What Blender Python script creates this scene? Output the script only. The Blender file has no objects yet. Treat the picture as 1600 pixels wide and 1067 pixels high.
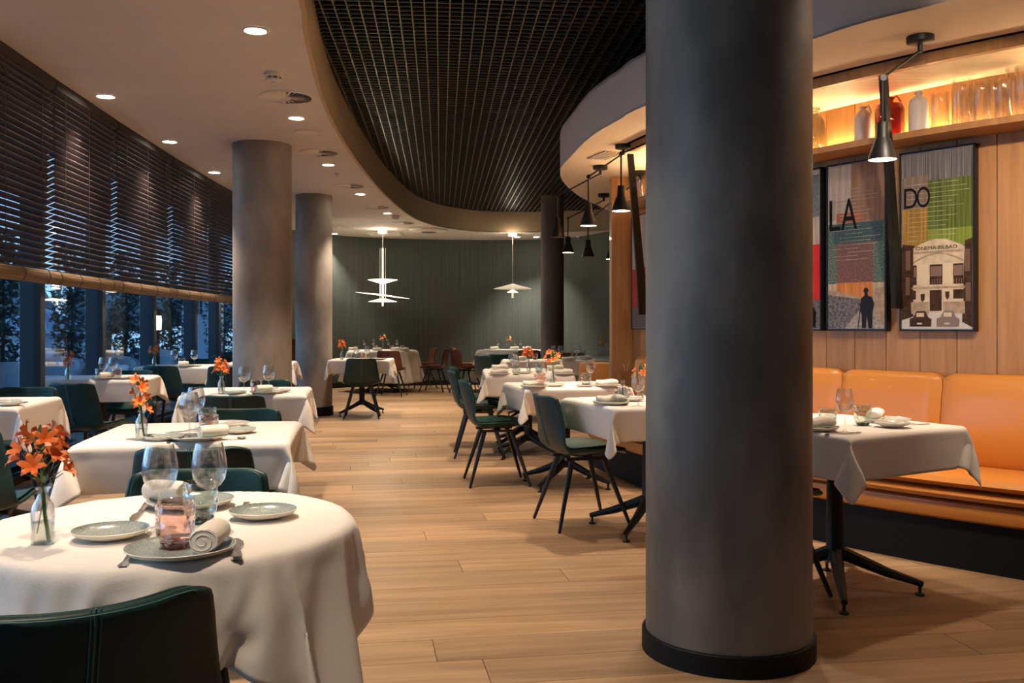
import bpy, bmesh, math, random
from mathutils import Vector, Matrix, geometry
random.seed(7)
PI = math.pi
R = math.radians
sc = bpy.context.scene
col = sc.collection

# ------------------------------------------------------------------ camera, world, lights, exposure
FPX, HOR, CAMH = 1480.0, 510.0, 1.19
cam_d = bpy.data.cameras.new('camera')
cam = bpy.data.objects.new('camera', cam_d); col.objects.link(cam)
cam.location = (0, 0, CAMH); cam.rotation_euler = (R(90), 0, 0)
cam_d.sensor_width = 36.0; cam_d.lens = FPX / 1600 * 36.0
cam_d.shift_y = -(533.5 - HOR) / 1600
cam_d.clip_start = 0.05; cam_d.clip_end = 200
sc.camera = cam
sc.view_settings.view_transform = 'Standard'
sc.view_settings.look = 'None'
sc.view_settings.gamma = 1.0
sc.view_settings.exposure = 1.5
sc.view_settings.use_curve_mapping = False
sc.cycles.use_denoising = True
sc.cycles.max_bounces = 8
sc.cycles.diffuse_bounces = 4
sc.cycles.glossy_bounces = 3
sc.cycles.transmission_bounces = 6
sc.cycles.transparent_max_bounces = 32
sc.cycles.sample_clamp_indirect = 4.0
sc.cycles.caustics_reflective = False
sc.cycles.caustics_refractive = False

world = bpy.data.worlds.new('dusk_sky'); sc.world = world; world.use_nodes = True
wn = world.node_tree.nodes; wl = world.node_tree.links
bg = wn['Background']
tc = wn.new('ShaderNodeTexCoord'); sep = wn.new('ShaderNodeSeparateXYZ'); rmp = wn.new('ShaderNodeValToRGB')
wl.new(tc.outputs['Generated'], sep.inputs[0]); wl.new(sep.outputs['Z'], rmp.inputs[0]); wl.new(rmp.outputs[0], bg.inputs[0])
rmp.color_ramp.elements[0].position = 0.0; rmp.color_ramp.elements[0].color = (0.20, 0.36, 0.52, 1)
rmp.color_ramp.elements[1].position = 0.7; rmp.color_ramp.elements[1].color = (0.04, 0.13, 0.32, 1)
bg.inputs[1].default_value = 2.3

WARM = (1.0, 0.80, 0.61)
def spot(name, loc, energy, ang=70, blend=0.6, color=WARM, radius=0.035, target=None):
    d = bpy.data.lights.new(name, 'SPOT'); d.energy = energy; d.spot_size = R(ang); d.spot_blend = blend
    d.color = color; d.shadow_soft_size = radius
    o = bpy.data.objects.new(name, d); col.objects.link(o); o.location = loc
    if target is not None:
        o.rotation_euler = (Vector(target) - Vector(loc)).to_track_quat('-Z', 'Y').to_euler()
    return o

def G(px, py, h=0.0):
    z = FPX * (CAMH - h) / (py - HOR)
    return Vector(((px - 800) / FPX * z, z, h))
def AT(px, z):
    return (px - 800) / FPX * z

# ------------------------------------------------------------------ materials
MATS = {}
def mat(name, color, rough=0.5, metal=0.0, emit=None, estr=0.0, spec=0.5, noise=None, bump=None, coat=0.0, alpha=None, sheen=0.0, trans=0.0):
    """noise = (scale xyz, darkness amount, detail); bump = (scale xyz, strength)"""
    if name in MATS: return MATS[name]
    m = bpy.data.materials.new(name); m.use_nodes = True
    nt = m.node_tree; b = nt.nodes['Principled BSDF']
    b.inputs['Base Color'].default_value = (*color, 1); b.inputs['Roughness'].default_value = rough
    b.inputs['Metallic'].default_value = metal; b.inputs['Specular IOR Level'].default_value = spec
    b.inputs['Coat Weight'].default_value = coat
    b.inputs['Sheen Weight'].default_value = sheen
    if trans: b.inputs['Transmission Weight'].default_value = trans
    if emit:
        b.inputs['Emission Color'].default_value = (*emit, 1); b.inputs['Emission Strength'].default_value = estr
    if noise or bump:
        geo = nt.nodes.new('ShaderNodeTexCoord')
    def tex(scale, detail=4):
        mp = nt.nodes.new('ShaderNodeMapping'); nt.links.new(geo.outputs['Object'], mp.inputs[0])
        mp.inputs['Scale'].default_value = scale
        n = nt.nodes.new('ShaderNodeTexNoise'); n.inputs['Scale'].default_value = 1.0; n.inputs['Detail'].default_value = detail
        nt.links.new(mp.outputs[0], n.inputs['Vector']); return n
    if noise:
        n = tex(noise[0], noise[2] if len(noise) > 2 else 4)
        r = nt.nodes.new('ShaderNodeValToRGB'); nt.links.new(n.outputs[0], r.inputs[0])
        a = noise[1]
        lo, hi = (.4, .6) if 'concrete' in name else (.3, .7)
        r.color_ramp.elements[0].position = lo; r.color_ramp.elements[1].position = hi
        r.color_ramp.elements[0].color = (*[c * (1 - a) for c in color], 1)
        r.color_ramp.elements[1].color = (*[min(1, c * (1 + a * .6)) for c in color], 1)
        nt.links.new(r.outputs[0], b.inputs['Base Color'])
    if bump:
        n = tex(bump[0]); bp = nt.nodes.new('ShaderNodeBump'); bp.inputs['Strength'].default_value = bump[1]
        bp.inputs['Distance'].default_value = .01
        nt.links.new(n.outputs[0], bp.inputs['Height']); nt.links.new(bp.outputs[0], b.inputs['Normal'])
    MATS[name] = m; return m

def wood(name, c1, c2, rough, grain_axis, scale=1.0, rnd=True, coat=0.0, gloss_bump=0.15, var=0.35):
    """grain along local axis; per-piece tone from the 'tone' attribute"""
    m = bpy.data.materials.new(name); m.use_nodes = True; nt = m.node_tree; N = nt.nodes; L = nt.links
    b = N['Principled BSDF']; b.inputs['Roughness'].default_value = rough; b.inputs['Coat Weight'].default_value = coat
    tcn = N.new('ShaderNodeTexCoord'); mp = N.new('ShaderNodeMapping'); L.new(tcn.outputs['Object'], mp.inputs[0])
    s = [14 * scale, 14 * scale, 14 * scale]; s[grain_axis] = 0.9 * scale; mp.inputs['Scale'].default_value = s
    at = N.new('ShaderNodeAttribute'); at.attribute_name = 'tone'
    sh = N.new('ShaderNodeVectorMath'); sh.operation = 'MULTIPLY_ADD'
    cmb = N.new('ShaderNodeCombineXYZ')
    for i in range(3): L.new(at.outputs['Fac'], cmb.inputs[i])
    L.new(cmb.outputs[0], sh.inputs[0]); sh.inputs[1].default_value = (37, 53, 71); L.new(mp.outputs[0], sh.inputs[2])
    n = N.new('ShaderNodeTexNoise'); n.inputs['Detail'].default_value = 6; n.inputs['Scale'].default_value = 1.0
    n.inputs['Roughness'].default_value = .62; n.inputs['Distortion'].default_value = .6; L.new(sh.outputs[0], n.inputs['Vector'])
    rp = N.new('ShaderNodeValToRGB'); L.new(n.outputs[0], rp.inputs[0])
    rp.color_ramp.elements[0].position = .3; rp.color_ramp.elements[0].color = (*c2, 1)
    rp.color_ramp.elements[1].position = .68; rp.color_ramp.elements[1].color = (*c1, 1)
    hv = N.new('ShaderNodeHueSaturation'); L.new(rp.outputs[0], hv.inputs['Color'])
    mr = N.new('ShaderNodeMapRange'); L.new(at.outputs['Fac'], mr.inputs[0]); mr.inputs['To Min'].default_value = 1 - var; mr.inputs['To Max'].default_value = 1 + var * .45
    L.new(mr.outputs[0], hv.inputs['Value']); L.new(hv.outputs[0], b.inputs['Base Color'])
    bp = N.new('ShaderNodeBump'); bp.inputs['Strength'].default_value = gloss_bump; bp.inputs['Distance'].default_value = .004
    L.new(n.outputs[0], bp.inputs['Height']); L.new(bp.outputs[0], b.inputs['Normal'])
    MATS[name] = m; return m

def thin_glass(name, tint, gloss=1.0, rough=0.0, ior=1.5, edge=(1, 1, 1), bump=None):
    m = bpy.data.materials.new(name); m.use_nodes = True; nt = m.node_tree; N = nt.nodes; L = nt.links
    N.remove(N['Principled BSDF']); out = N['Material Output']
    t = N.new('ShaderNodeBsdfTransparent'); t.inputs[0].default_value = (*tint, 1)
    g = N.new('ShaderNodeBsdfGlossy'); g.inputs['Roughness'].default_value = rough; g.inputs[0].default_value = (gloss * edge[0], gloss * edge[1], gloss * edge[2], 1)
    f = N.new('ShaderNodeLayerWeight'); f.inputs[0].default_value = .5
    pw = N.new('ShaderNodeMath'); pw.operation = 'POWER'; pw.inputs[1].default_value = 2.9; L.new(f.outputs['Facing'], pw.inputs[0])
    f0 = ((ior - 1) / (ior + 1)) ** 2; ma = N.new('ShaderNodeMath'); ma.operation = 'MULTIPLY_ADD'; ma.inputs[1].default_value = 1 - f0; ma.inputs[2].default_value = f0
    L.new(pw.outputs[0], ma.inputs[0])
    mx = N.new('ShaderNodeMixShader'); L.new(ma.outputs[0], mx.inputs[0]); L.new(t.outputs[0], mx.inputs[1]); L.new(g.outputs[0], mx.inputs[2])
    if bump:
        tcn = N.new('ShaderNodeTexCoord'); v = N.new('ShaderNodeTexVoronoi'); v.inputs['Scale'].default_value = bump[0]
        L.new(tcn.outputs['Object'], v.inputs['Vector']); bp = N.new('ShaderNodeBump'); bp.inputs['Strength'].default_value = bump[1]
        bp.inputs['Distance'].default_value = .01
        L.new(v.outputs[0], bp.inputs['Height']); L.new(bp.outputs[0], g.inputs['Normal']); L.new(bp.outputs[0], f.inputs['Normal'])
    L.new(mx.outputs[0], out.inputs[0]); MATS[name] = m; return m

M = {}
M['ceil'] = mat('ceiling_plaster', (.56, .51, .485), .9, noise=((2.5, 2.5, 2.5), .04))
M['band'] = mat('ochre_soffit_band', (.42, .31, .19), .85)
M['blob'] = mat('grey_soffit_face', (.60, .535, .475), .85)
M['soffit'] = mat('warm_soffit_plaster', (.62, .53, .44), .9)
M['black'] = mat('black_metal', (.007, .007, .007), .45, spec=.35)
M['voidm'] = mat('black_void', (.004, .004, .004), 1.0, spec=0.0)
M['blade'] = mat('grid_blade', (.085, .088, .088), .45, .5)
M['blade2'] = mat('grid_runner', (.115, .10, .07), .42, .5)
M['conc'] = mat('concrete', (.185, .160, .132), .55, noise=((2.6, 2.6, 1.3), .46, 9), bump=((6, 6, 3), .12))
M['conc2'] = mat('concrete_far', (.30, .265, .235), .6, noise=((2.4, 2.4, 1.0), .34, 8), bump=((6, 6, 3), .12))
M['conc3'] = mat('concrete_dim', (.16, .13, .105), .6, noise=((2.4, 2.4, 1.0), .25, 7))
M['skirt'] = mat('black_skirting', (.006, .006, .006), .6, spec=.2)
M['green'] = mat('green_wallcovering', (.044, .054, .047), .7, noise=((60, 60, .7), .4, 5), bump=((90, 90, 1.5), .35))
M['orange'] = mat('orange_leather', (.62, .235, .045), .36, coat=.15, bump=((60, 60, 60), .06))
M['cloth'] = mat('white_linen', (.80, .74, .67), .85, sheen=.15, bump=((260, 260, 260), .08))
M['napkin'] = mat('napkin_linen', (.80, .72, .62), .9, bump=((160, 160, 160), .15))
M['leather'] = mat('green_leather', (.010, .036, .034), .45, spec=.4, coat=.0, noise=((9, 9, 9), .32, 6), bump=((70, 70, 70), .08))
M['leather_in'] = mat('green_leather_inner', (.014, .054, .046), .52, spec=.22, coat=.0, noise=((9, 9, 9), .32, 6), bump=((70, 70, 70), .08))
M['brown'] = mat('brown_leather', (.095, .028, .016), .38, noise=((9, 9, 9), .3, 5))
M['brown_in'] = mat('tan_leather_inner', (.20, .07, .03), .38, noise=((9, 9, 9), .3, 5))
M['tan'] = mat('amber_leather', (.62, .27, .07), .4, noise=((9, 9, 9), .2, 5))
M['stitch'] = mat('teal_thread', (.05, .16, .16), .6)
M['leg'] = mat('black_lacquered_leg', (.010, .010, .011), .35)
M['steel'] = mat('cutlery_steel', (.80, .78, .75), .24, 1.0)
M['ceram'] = mat('cream_stoneware', (.72, .68, .60), .35)
M['white_fix'] = mat('white_fitting', (.62, .57, .52), .55)
M['fixdark'] = mat('vent_dark', (.10, .09, .08), .8)
M['frame'] = mat('window_frame_blue', (.020, .045, .072), .45)
M['frame_d'] = mat('window_frame_dark', (.006, .009, .014), .4)
M['slat'] = mat('blind_slat', (.085, .068, .072), .5)
M['tape'] = mat('blind_tape', (.03, .02, .02), .7)
M['bamboo'] = mat('woven_bamboo', (.22, .14, .08), .7, noise=((2, 2, 120), .45, 3), bump=((2, 2, 140), .5))
M['lit'] = mat('lamp_glow', (1, 1, 1), .5, emit=(1.0, .86, .70), estr=22)
M['lit2'] = mat('pendant_glow', (1, 1, 1), .5, emit=(1.0, .74, .48), estr=14)
M['acryl'] = mat('glowing_acrylic', (.9, .85, .75), .4, emit=(1.0, .84, .60), estr=.75)
M['acryl2'] = mat('dim_acrylic', (.8, .76, .68), .4, emit=(1.0, .84, .60), estr=.12)
M['led'] = mat('led_strip', (1, 1, 1), .5, emit=(1.0, .70, .38), estr=80)
M['cove'] = mat('pale_cove_wood', (.72, .60, .42), .55, noise=((2, 30, 2), .12))
M['stem'] = mat('flower_stem', (.09, .19, .035), .5)
M['leaf'] = mat('dark_bud', (.035, .08, .02), .5)
M['petal'] = mat('orange_petal', (.85, .20, .035), .5)
M['petal2'] = mat('yellow_petal', (.80, .50, .10), .5)
M['twig'] = mat('brown_twig', (.12, .06, .03), .7)
M['water'] = thin_glass('vase_water', (.90, .93, .88), 1.0, ior=1.33)
def real_glass(name, c, k=.14):
    m = thin_glass(name, (.96, .965, .96), 1.0); nt = m.node_tree; out = nt.nodes['Material Output']; src = out.inputs[0].links[0].from_socket
    g = nt.nodes.new('ShaderNodeBsdfGlass'); g.inputs['IOR'].default_value = 1.48; g.inputs['Color'].default_value = (*c, 1); g.inputs['Roughness'].default_value = 0
    mx = nt.nodes.new('ShaderNodeMixShader'); mx.inputs[0].default_value = k; nt.links.new(src, mx.inputs[1]); nt.links.new(g.outputs[0], mx.inputs[2]); nt.links.new(mx.outputs[0], out.inputs[0]); return m
M['glass'] = real_glass('clear_glass', (.99, .99, .99))
M['vglass'] = real_glass('thick_clear_glass', (1, .99, .97), .16)
M['pane'] = thin_glass('window_glass', (.86, .91, .95), .8)
M['pink'] = thin_glass('pink_glass', (.965, .85, .81), 1.0, ior=1.62, bump=(55, 1.0))
M['greyg'] = thin_glass('smoke_glass', (.87, .90, .87), 1.0, ior=1.62, bump=(55, 1.0))
M['redg'] = thin_glass('red_glass', (.62, .26, .17), 1.0)
M['amberg'] = thin_glass('dim_glass', (.78, .80, .72), 1.0)
M['whitec'] = mat('white_stone_bottle', (.60, .55, .50), .5)
M['deck'] = mat('terrace_paving', (.26, .33, .40), .5)
M['planter'] = mat('blue_planter', (.03, .09, .15), .6)
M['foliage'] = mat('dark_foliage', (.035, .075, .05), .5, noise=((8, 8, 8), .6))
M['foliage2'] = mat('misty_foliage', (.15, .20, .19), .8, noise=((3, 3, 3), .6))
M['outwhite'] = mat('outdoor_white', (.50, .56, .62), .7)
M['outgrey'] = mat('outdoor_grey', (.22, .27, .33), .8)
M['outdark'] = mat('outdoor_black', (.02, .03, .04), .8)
M['darkwood'] = mat('dark_wood', (.06, .03, .018), .4)
M['lantern'] = mat('lantern_glow', (1, 1, 1), .5, emit=(1.0, .75, .35), estr=4)
wood('oak_floor', (.46, .295, .165), (.255, .15, .075), .46, 0, 1.0, var=.30, coat=.0, gloss_bump=.10)
wood('oak_panel', (.50, .245, .078), (.36, .16, .045), .42, 2, 1.5, var=.16, coat=.05, gloss_bump=.1)
M['floor'] = MATS['oak_floor']; M['panel'] = MATS['oak_panel']
# speckled plate glaze
def speck(name, c1, c2):
    m = mat(name, c1, .22); nt = m.node_tree; b = nt.nodes['Principled BSDF']
    tcn = nt.nodes.new('ShaderNodeTexCoord'); n = nt.nodes.new('ShaderNodeTexNoise'); n.inputs['Scale'].default_value = 420
    n.inputs['Detail'].default_value = 2; r = nt.nodes.new('ShaderNodeValToRGB'); nt.links.new(tcn.outputs['Object'], n.inputs['Vector'])
    nt.links.new(n.outputs[0], r.inputs[0]); r.color_ramp.elements[0].position = .44; r.color_ramp.elements[1].position = .6
    r.color_ramp.elements[0].color = (*c1, 1); r.color_ramp.elements[1].color = (*c2, 1); nt.links.new(r.outputs[0], b.inputs['Base Color'])
    return m
M['glaze'] = speck('speckled_green_glaze', (.23, .28, .265), (.42, .46, .43))
M['glaze_w'] = speck('speckled_grey_glaze', (.36, .35, .32), (.58, .56, .51))

# ------------------------------------------------------------------ mesh helpers
class MB:
    def __init__(s): s.v = []; s.f = []; s.t = []
    def add(s, vs, fs, tone=0.5):
        k = len(s.v); s.v += [tuple(v) for v in vs]; s.f += [tuple(i + k for i in f) for f in fs]; s.t += [tone] * len(fs); return s
    def box(s, c, d, rz=0.0, mtx=None, tone=0.5):
        x, y, z = d[0] / 2, d[1] / 2, d[2] / 2
        vs = [Vector((a * x, b * y, e * z)) for a in (-1, 1) for b in (-1, 1) for e in (-1, 1)]
        m = (Matrix.Translation(c) @ Matrix.Rotation(rz, 4, 'Z')) if mtx is None else (Matrix.Translation(c) @ mtx)
        return s.add([m @ v for v in vs], [(0, 1, 3, 2), (4, 6, 7, 5), (0, 4, 5, 1), (2, 3, 7, 6), (0, 2, 6, 4), (1, 5, 7, 3)], tone)
    def lathe(s, prof, n=24, c=(0, 0, 0), close_bottom=False, close_top=False, f=None):
        vs = []; m = len(prof)
        for j, (r, z) in enumerate(prof):
            for i in range(n):
                a = 2 * PI * i / n; rr = r * (f(a, j) if f else 1)
                vs.append((c[0] + rr * math.cos(a), c[1] + rr * math.sin(a), c[2] + z))
        fs = [(j * n + i, j * n + (i + 1) % n, (j + 1) * n + (i + 1) % n, (j + 1) * n + i) for j in range(m - 1) for i in range(n)]
        if close_bottom: fs.append(tuple(reversed(range(n))))
        if close_top: fs.append(tuple(range((m - 1) * n, m * n)))
        return s.add(vs, fs)
    def tube(s, pts, r, n=8, cap=True, flat=1.0):
        pts = [Vector(p) for p in pts]; rs = r if isinstance(r, (list, tuple)) else [r] * len(pts)
        vs = []
        for i, p in enumerate(pts):
            t = (pts[min(i + 1, len(pts) - 1)] - pts[max(i - 1, 0)]).normalized()
            ref = Vector((0, 0, 1)) if abs(t.z) < .93 else Vector((1, 0, 0))
            a = t.cross(ref).normalized(); b = t.cross(a).normalized()
            for k in range(n):
                th = 2 * PI * k / n; vs.append(p + a * math.cos(th) * rs[i] + b * math.sin(th) * rs[i] * flat)
        m = len(pts)
        fs = [(j * n + i, j * n + (i + 1) % n, (j + 1) * n + (i + 1) % n, (j + 1) * n + i) for j in range(m - 1) for i in range(n)]
        if cap: fs += [tuple(reversed(range(n))), tuple(range((m - 1) * n, m * n))]
        return s.add(vs, fs)
    def prism(s, poly, z0, z1, tone=.5):
        n = len(poly); vs = [(x, y, z0) for x, y in poly] + [(x, y, z1) for x, y in poly]
        tri = geometry.tessellate_polygon([[Vector((x, y, 0)) for x, y in poly]])
        fs = [tuple(t) for t in tri] + [tuple(i + n for i in reversed(t)) for t in tri]
        fs += [(i, (i + 1) % n, (i + 1) % n + n, i + n) for i in range(n)]
        return s.add(vs, fs, tone)
    def loft(s, rings, closed=True, cap=True):
        n = len(rings[0]); vs = [p for r in rings for p in r]; m = len(rings)
        k = n if closed else n - 1
        fs = [(j * n + i, j * n + (i + 1) % n, (j + 1) * n + (i + 1) % n, (j + 1) * n + i) for j in range(m - 1) for i in range(k)]
        if cap and closed: fs += [tuple(reversed(range(n))), tuple(range((m - 1) * n, m * n))]
        return s.add(vs, fs)
    def mesh(s, name, m, smooth=False, ang=40):
        me = bpy.data.meshes.new(name); me.from_pydata(s.v, [], s.f); me.update()
        bm = bmesh.new(); bm.from_mesh(me); bmesh.ops.recalc_face_normals(bm, faces=bm.faces); bm.to_mesh(me); bm.free()
        if len(set(s.t)) > 1 or (s.t and s.t[0] != .5):
            at = me.attributes.new('tone', 'FLOAT', 'FACE'); at.data.foreach_set('value', s.t)
        if m: me.materials.append(m)
        if smooth:
            me.polygons.foreach_set('use_smooth', [True] * len(me.polygons)); me.set_sharp_from_angle(angle=R(ang))
        return me
def link(name, me, parent=None, **k):
    o = bpy.data.objects.new(name, me); col.objects.link(o)
    if parent: o.parent = parent
    for a, b in k.items(): o[a] = b
    return o
def obj(name, mb, m, parent=None, smooth=False, ang=40, **k):
    return link(name, mb.mesh(name, m, smooth, ang), parent, **k)
def empty(name, loc=(0, 0, 0), rz=0, label=None, cat=None, group=None, kind=None):
    o = bpy.data.objects.new(name, None); col.objects.link(o); o.location = loc; o.rotation_euler = (0, 0, rz); o.empty_display_size = .1
    return tag(o, label, cat, group, kind)
def tag(o, label=None, cat=None, group=None, kind=None):
    if label: o['label'] = label
    if cat: o['category'] = cat
    if group: o['group'] = group
    if kind: o['kind'] = kind
    return o
def copy_tree(o, parent=None):
    c = o.copy(); col.objects.link(c)
    if parent is not None: c.parent = parent
    for ch in KIDS.get(o, []) or list(o.children): copy_tree(ch, c)
    return c
KIDS = {}
def place(proto, used, loc, rz, label, cat=None, group=None, scale=None):
    o = copy_tree(proto) if used[0] else proto
    used[0] = True
    o.location = loc; o.rotation_euler = (0, 0, rz)
    if scale: o.scale = scale
    o['label'] = label
    if cat: o['category'] = cat
    if group: o['group'] = group
    return o
def catmull(P, n=8):
    out = []; P = [Vector(p) for p in P]
    for i in range(len(P) - 1):
        p0 = P[i - 1] if i else P[0] * 2 - P[1]; p1, p2 = P[i], P[i + 1]; p3 = P[i + 2] if i + 2 < len(P) else P[-1] * 2 - P[-2]
        for k in range(n):
            t = k / n
            out.append(.5 * ((2 * p1) + (p2 - p0) * t + (2 * p0 - 5 * p1 + 4 * p2 - p3) * t * t + (3 * p1 - p0 - 3 * p2 + p3) * t ** 3))
    out.append(P[-1]); return out
class Path:
    def __init__(s, P, n=10):
        s.p = catmull([Vector((x, y)) for x, y in P], n); s.s = [0]
        for a, b in zip(s.p, s.p[1:]): s.s.append(s.s[-1] + (b - a).length)
        s.L = s.s[-1]
    def at(s, d):
        d = max(0, min(s.L - 1e-6, d)); i = 0
        while s.s[i + 1] < d: i += 1
        t = (d - s.s[i]) / (s.s[i + 1] - s.s[i]); p = s.p[i].lerp(s.p[i + 1], t)
        a = s.p[max(0, i - 1)]; b = s.p[min(len(s.p) - 1, i + 2)]
        return p, (b - a).normalized()
    def off(s, d, o):
        p, t = s.at(d); return Vector((p.x - t.y * o, p.y + t.x * o))      # + = to the left of travel
    def px(s, px, o=0.0):
        best = None
        for i in range(801):
            d = s.L * i / 800; q = s.off(d, o)
            if q.y < .5: continue
            e = abs(800 + FPX * q.x / q.y - px)
            if best is None or e < best[0]: best = (e, d)
        return best[1]
def lerp(a, b, t): return a + (b - a) * t

CEIL, GRIDZ, SOF = 2.95, 3.33, 2.55
# ------------------------------------------------------------------ STRUCTURE: floor of oak planks
YAW = R(9.2)
fl = empty('floor', kind='structure')
fl.rotation_euler = (0, 0, YAW)
sub = MB(); sub.box((0, 9, -.045), (16, 26, .05)); obj('subfloor', sub, M['darkwood'], fl)
PW = .24; rest = MB(); cnt = 0
r = 0
y = 1.2
while y < 21.5:
    x = -6.2 + random.uniform(-2.2, 0)
    while x < 6.5:
        Lk = random.choice((1.8, 2.2, 2.2)); tone = random.random()
        cx, cy = x + Lk / 2, y + PW / 2
        wx, wy = cx * math.cos(YAW) - cy * math.sin(YAW), cx * math.sin(YAW) + cy * math.cos(YAW)
        inside = -5.2 < wx < 4.6
        if inside:
            if wy < 7.6:
                b = MB(); b.box((cx, cy, -.010), (Lk - .003, PW - .0025, .020), tone=max(.001, tone)); obj('plank', b, M['floor'], fl); cnt += 1
            else: rest.box((cx, cy, -.010), (Lk - .003, PW - .0025, .020), tone=tone)
        x += Lk
    y += PW
obj('far_planks', rest, M['floor'], fl, kind='stuff')

# ------------------------------------------------------------------ left window wall, blinds
GL = Path([(-3.2, 1.5), (-3.45, 4.5), (-3.73, 6.9), (-3.98, 8.7), (-4.2, 10.6), (-4.34, 12.8), (-4.38, 14.6), (-4.30, 16.2), (-4.1, 17.4)])
BL = Path([(-2.75, 1.5), (-3.0, 4.0), (-3.18, 5.89), (-3.31, 7.0), (-3.45, 8.6), (-3.57, 10.2), (-3.66, 11.8), (-3.70, 13.3), (-3.70, 14.6)])
fp = []
for i in range(41):
    q = GL.at(GL.L * i / 40)[0]; fp.append(q)
b = MB()
rings = []
for i in range(41):
    d = GL.L * i / 40
    rings.append([(*GL.off(d, -.04), 0), (*GL.off(d, .10), 0), (*GL.off(d, .10), .06), (*GL.off(d, -.04), .06)])
b.loft(rings); obj('trim_1', b, M['frame_d'], kind='structure')
b = MB(); rings = []
for i in range(41):
    d = GL.L * i / 40
    rings.append([(*GL.off(d, -.06), 2.80), (*GL.off(d, .10), 2.80), (*GL.off(d, .10), 3.64), (*GL.off(d, -.06), 3.64)])
b.loft(rings); obj('trim_2', b, M['frame_d'], kind='structure')
mpx = [64, 160, 240, 305, 342]
ms = [GL.px(p, -.10) for p in mpx]
ms = [ms[0] - 3.5, ms[0] - 1.75] + ms + [ms[-1] + 1.3, GL.L - .1]
wall_l = empty('wall_left', kind='structure')
for i, d in enumerate(ms):
    p, t = GL.at(d); rz = math.atan2(t.y, t.x)
    q = GL.off(d, -.04)
    b = MB(); b.box((q.x, q.y, 1.45), (.085, .16, 2.9), rz); obj('mullion', b, M['frame'], wall_l)
    q = GL.off(d - .055, -.10)
    b = MB(); b.box((q.x, q.y, 1.45), (.035, .05, 2.9), rz); obj('mullion_edge', b, M['frame_d'], wall_l)
for i in range(len(ms) - 1):
    w = empty('window_%d' % (i + 1), kind='structure')
    d0, d1 = ms[i] + .05, ms[i + 1] - .05
    a = GL.off(d0, .04); c = GL.off(d1, .04); m_ = (a + c) / 2; rz = math.atan2(c.y - a.y, c.x - a.x); Lw = (c - a).length
    b = MB(); b.box((m_.x, m_.y, 1.44), (Lw, .010, 2.74), rz); obj('pane', b, M['pane'], w)
    b = MB(); b.box((m_.x, m_.y, 1.42), (.022, .04, 2.74), rz)
    for z in (.10, 2.76): b.box((m_.x, m_.y, z), (Lw, .05, .05), rz)
    b = MB()
    for z in (.10, 2.76): b.box((m_.x, m_.y, z), (Lw, .05, .05), rz)
    obj('window_frame', b, M['frame_d'], w)

bs = [BL.px(p, 0) for p in (79, 177, 265)]
secs = [(bs[0] - 3.3, bs[0] - 1.68), (bs[0] - 1.65, bs[0]), (bs[0] + .02, bs[1]), (bs[1] + .02, bs[2]), (bs[2] + .02, bs[2] + 1.6), (bs[2] + 1.62, bs[2] + 3.1), (bs[2] + 3.12, bs[2] + 4.5)]
ords = ['out past the picture edge', 'nearest one, cut by the picture edge', 'second nearest, over the middle window table', 'third one along the windows', 'fourth along the windows', 'fifth along, just before the concrete column', 'last one, behind the concrete column']
for k, (d0, d1) in enumerate(secs):
    if d1 > BL.L: d1 = BL.L
    a = BL.at(d0)[0]; c = BL.at(d1)[0]; L_ = (c - a).length; mid = (a + c) / 2; rz = math.atan2(c.y - a.y, c.x - a.x)
    t = empty('venetian_blind', (mid.x, mid.y, 0), rz, 'dark slatted blind with a bamboo bottom roll, ' + ords[k], 'blind', 'dark slatted blinds along the window wall')
    b = MB(); b.box((0, 0, 2.915), (L_, .075, .07)); obj('head_rail', b, M['tape'], t)
    sm = MB(); mt = Matrix.Rotation(R(-25), 4, 'X')
    sm.box((0, 0, 0), (L_ - .01, .056, .003), mtx=mt); sme = sm.mesh('slat', M['slat'])
    for j in range(29):
        s_ = link('slat', sme, t); s_.location = (0, 0, 1.615 + j * .0447); s_.rotation_euler = (R(random.uniform(-3, 3)), 0, 0)
    for u in (-.36, 0, .36):
        b = MB(); b.box((u * L_, -.03, 2.25), (.006, .002, 1.3)); b.box((u * L_, .03, 2.25), (.006, .002, 1.3)); obj('ladder_cord', b, M['tape'], t)
    rg = []
    for e in (-1, 1):
        ring = []
        for q in range(14):
            an = 2 * PI * q / 14; ring.append((e * (L_ / 2 + .01), .038 * math.cos(an), 1.54 + .052 * math.sin(an)))
        rg.append(ring)
    b = MB(); b.loft(rg); ro = obj('bottom_roll', b, M['bamboo'], t, smooth=True)
    for u in (-.42, -.12, .18, .44):
        b = MB(); rg = []
        for e in (-.008, .008):
            rg.append([(u * L_ + e, .041 * math.cos(2 * PI * q / 14), 1.54 + .055 * math.sin(2 * PI * q / 14)) for q in range(14)])
        b.loft(rg); obj('tie', b, M['darkwood'], ro)

# ------------------------------------------------------------------ ceilings
LEDGE = [(475, 0), (482, 53), (500, 132), (518, 182), (539, 221), (568, 264), (604, 306), (643, 338)]
pts = []
for px, py in LEDGE:
    z = FPX * (CEIL - CAMH) / (HOR - py); pts.append((AT(px, z), z))
pre = [(-.35, -2.0), (-.62, 1.0), (-.88, 3.2)]
post = [(-1.38, 16.4), (-1.05, 17.1), (-.55, 17.6), (.25, 17.75), (1.3, 17.5), (2.6, 16.8), (4.2, 16.0)]
edge = [Vector(p) for p in pre + pts + post]
ec = catmull([Vector((p[0], p[1])) for p in edge], 6)
poly = [(-3.3, -2.0)] + [(p.x, p.y) for p in ec] + [(5.5, 16.0), (5.5, 20.5), (-4.3, 20.5)] + [tuple(GL.off(GL.L * i / 12, .12)) for i in range(12, -1, -1)]
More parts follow.
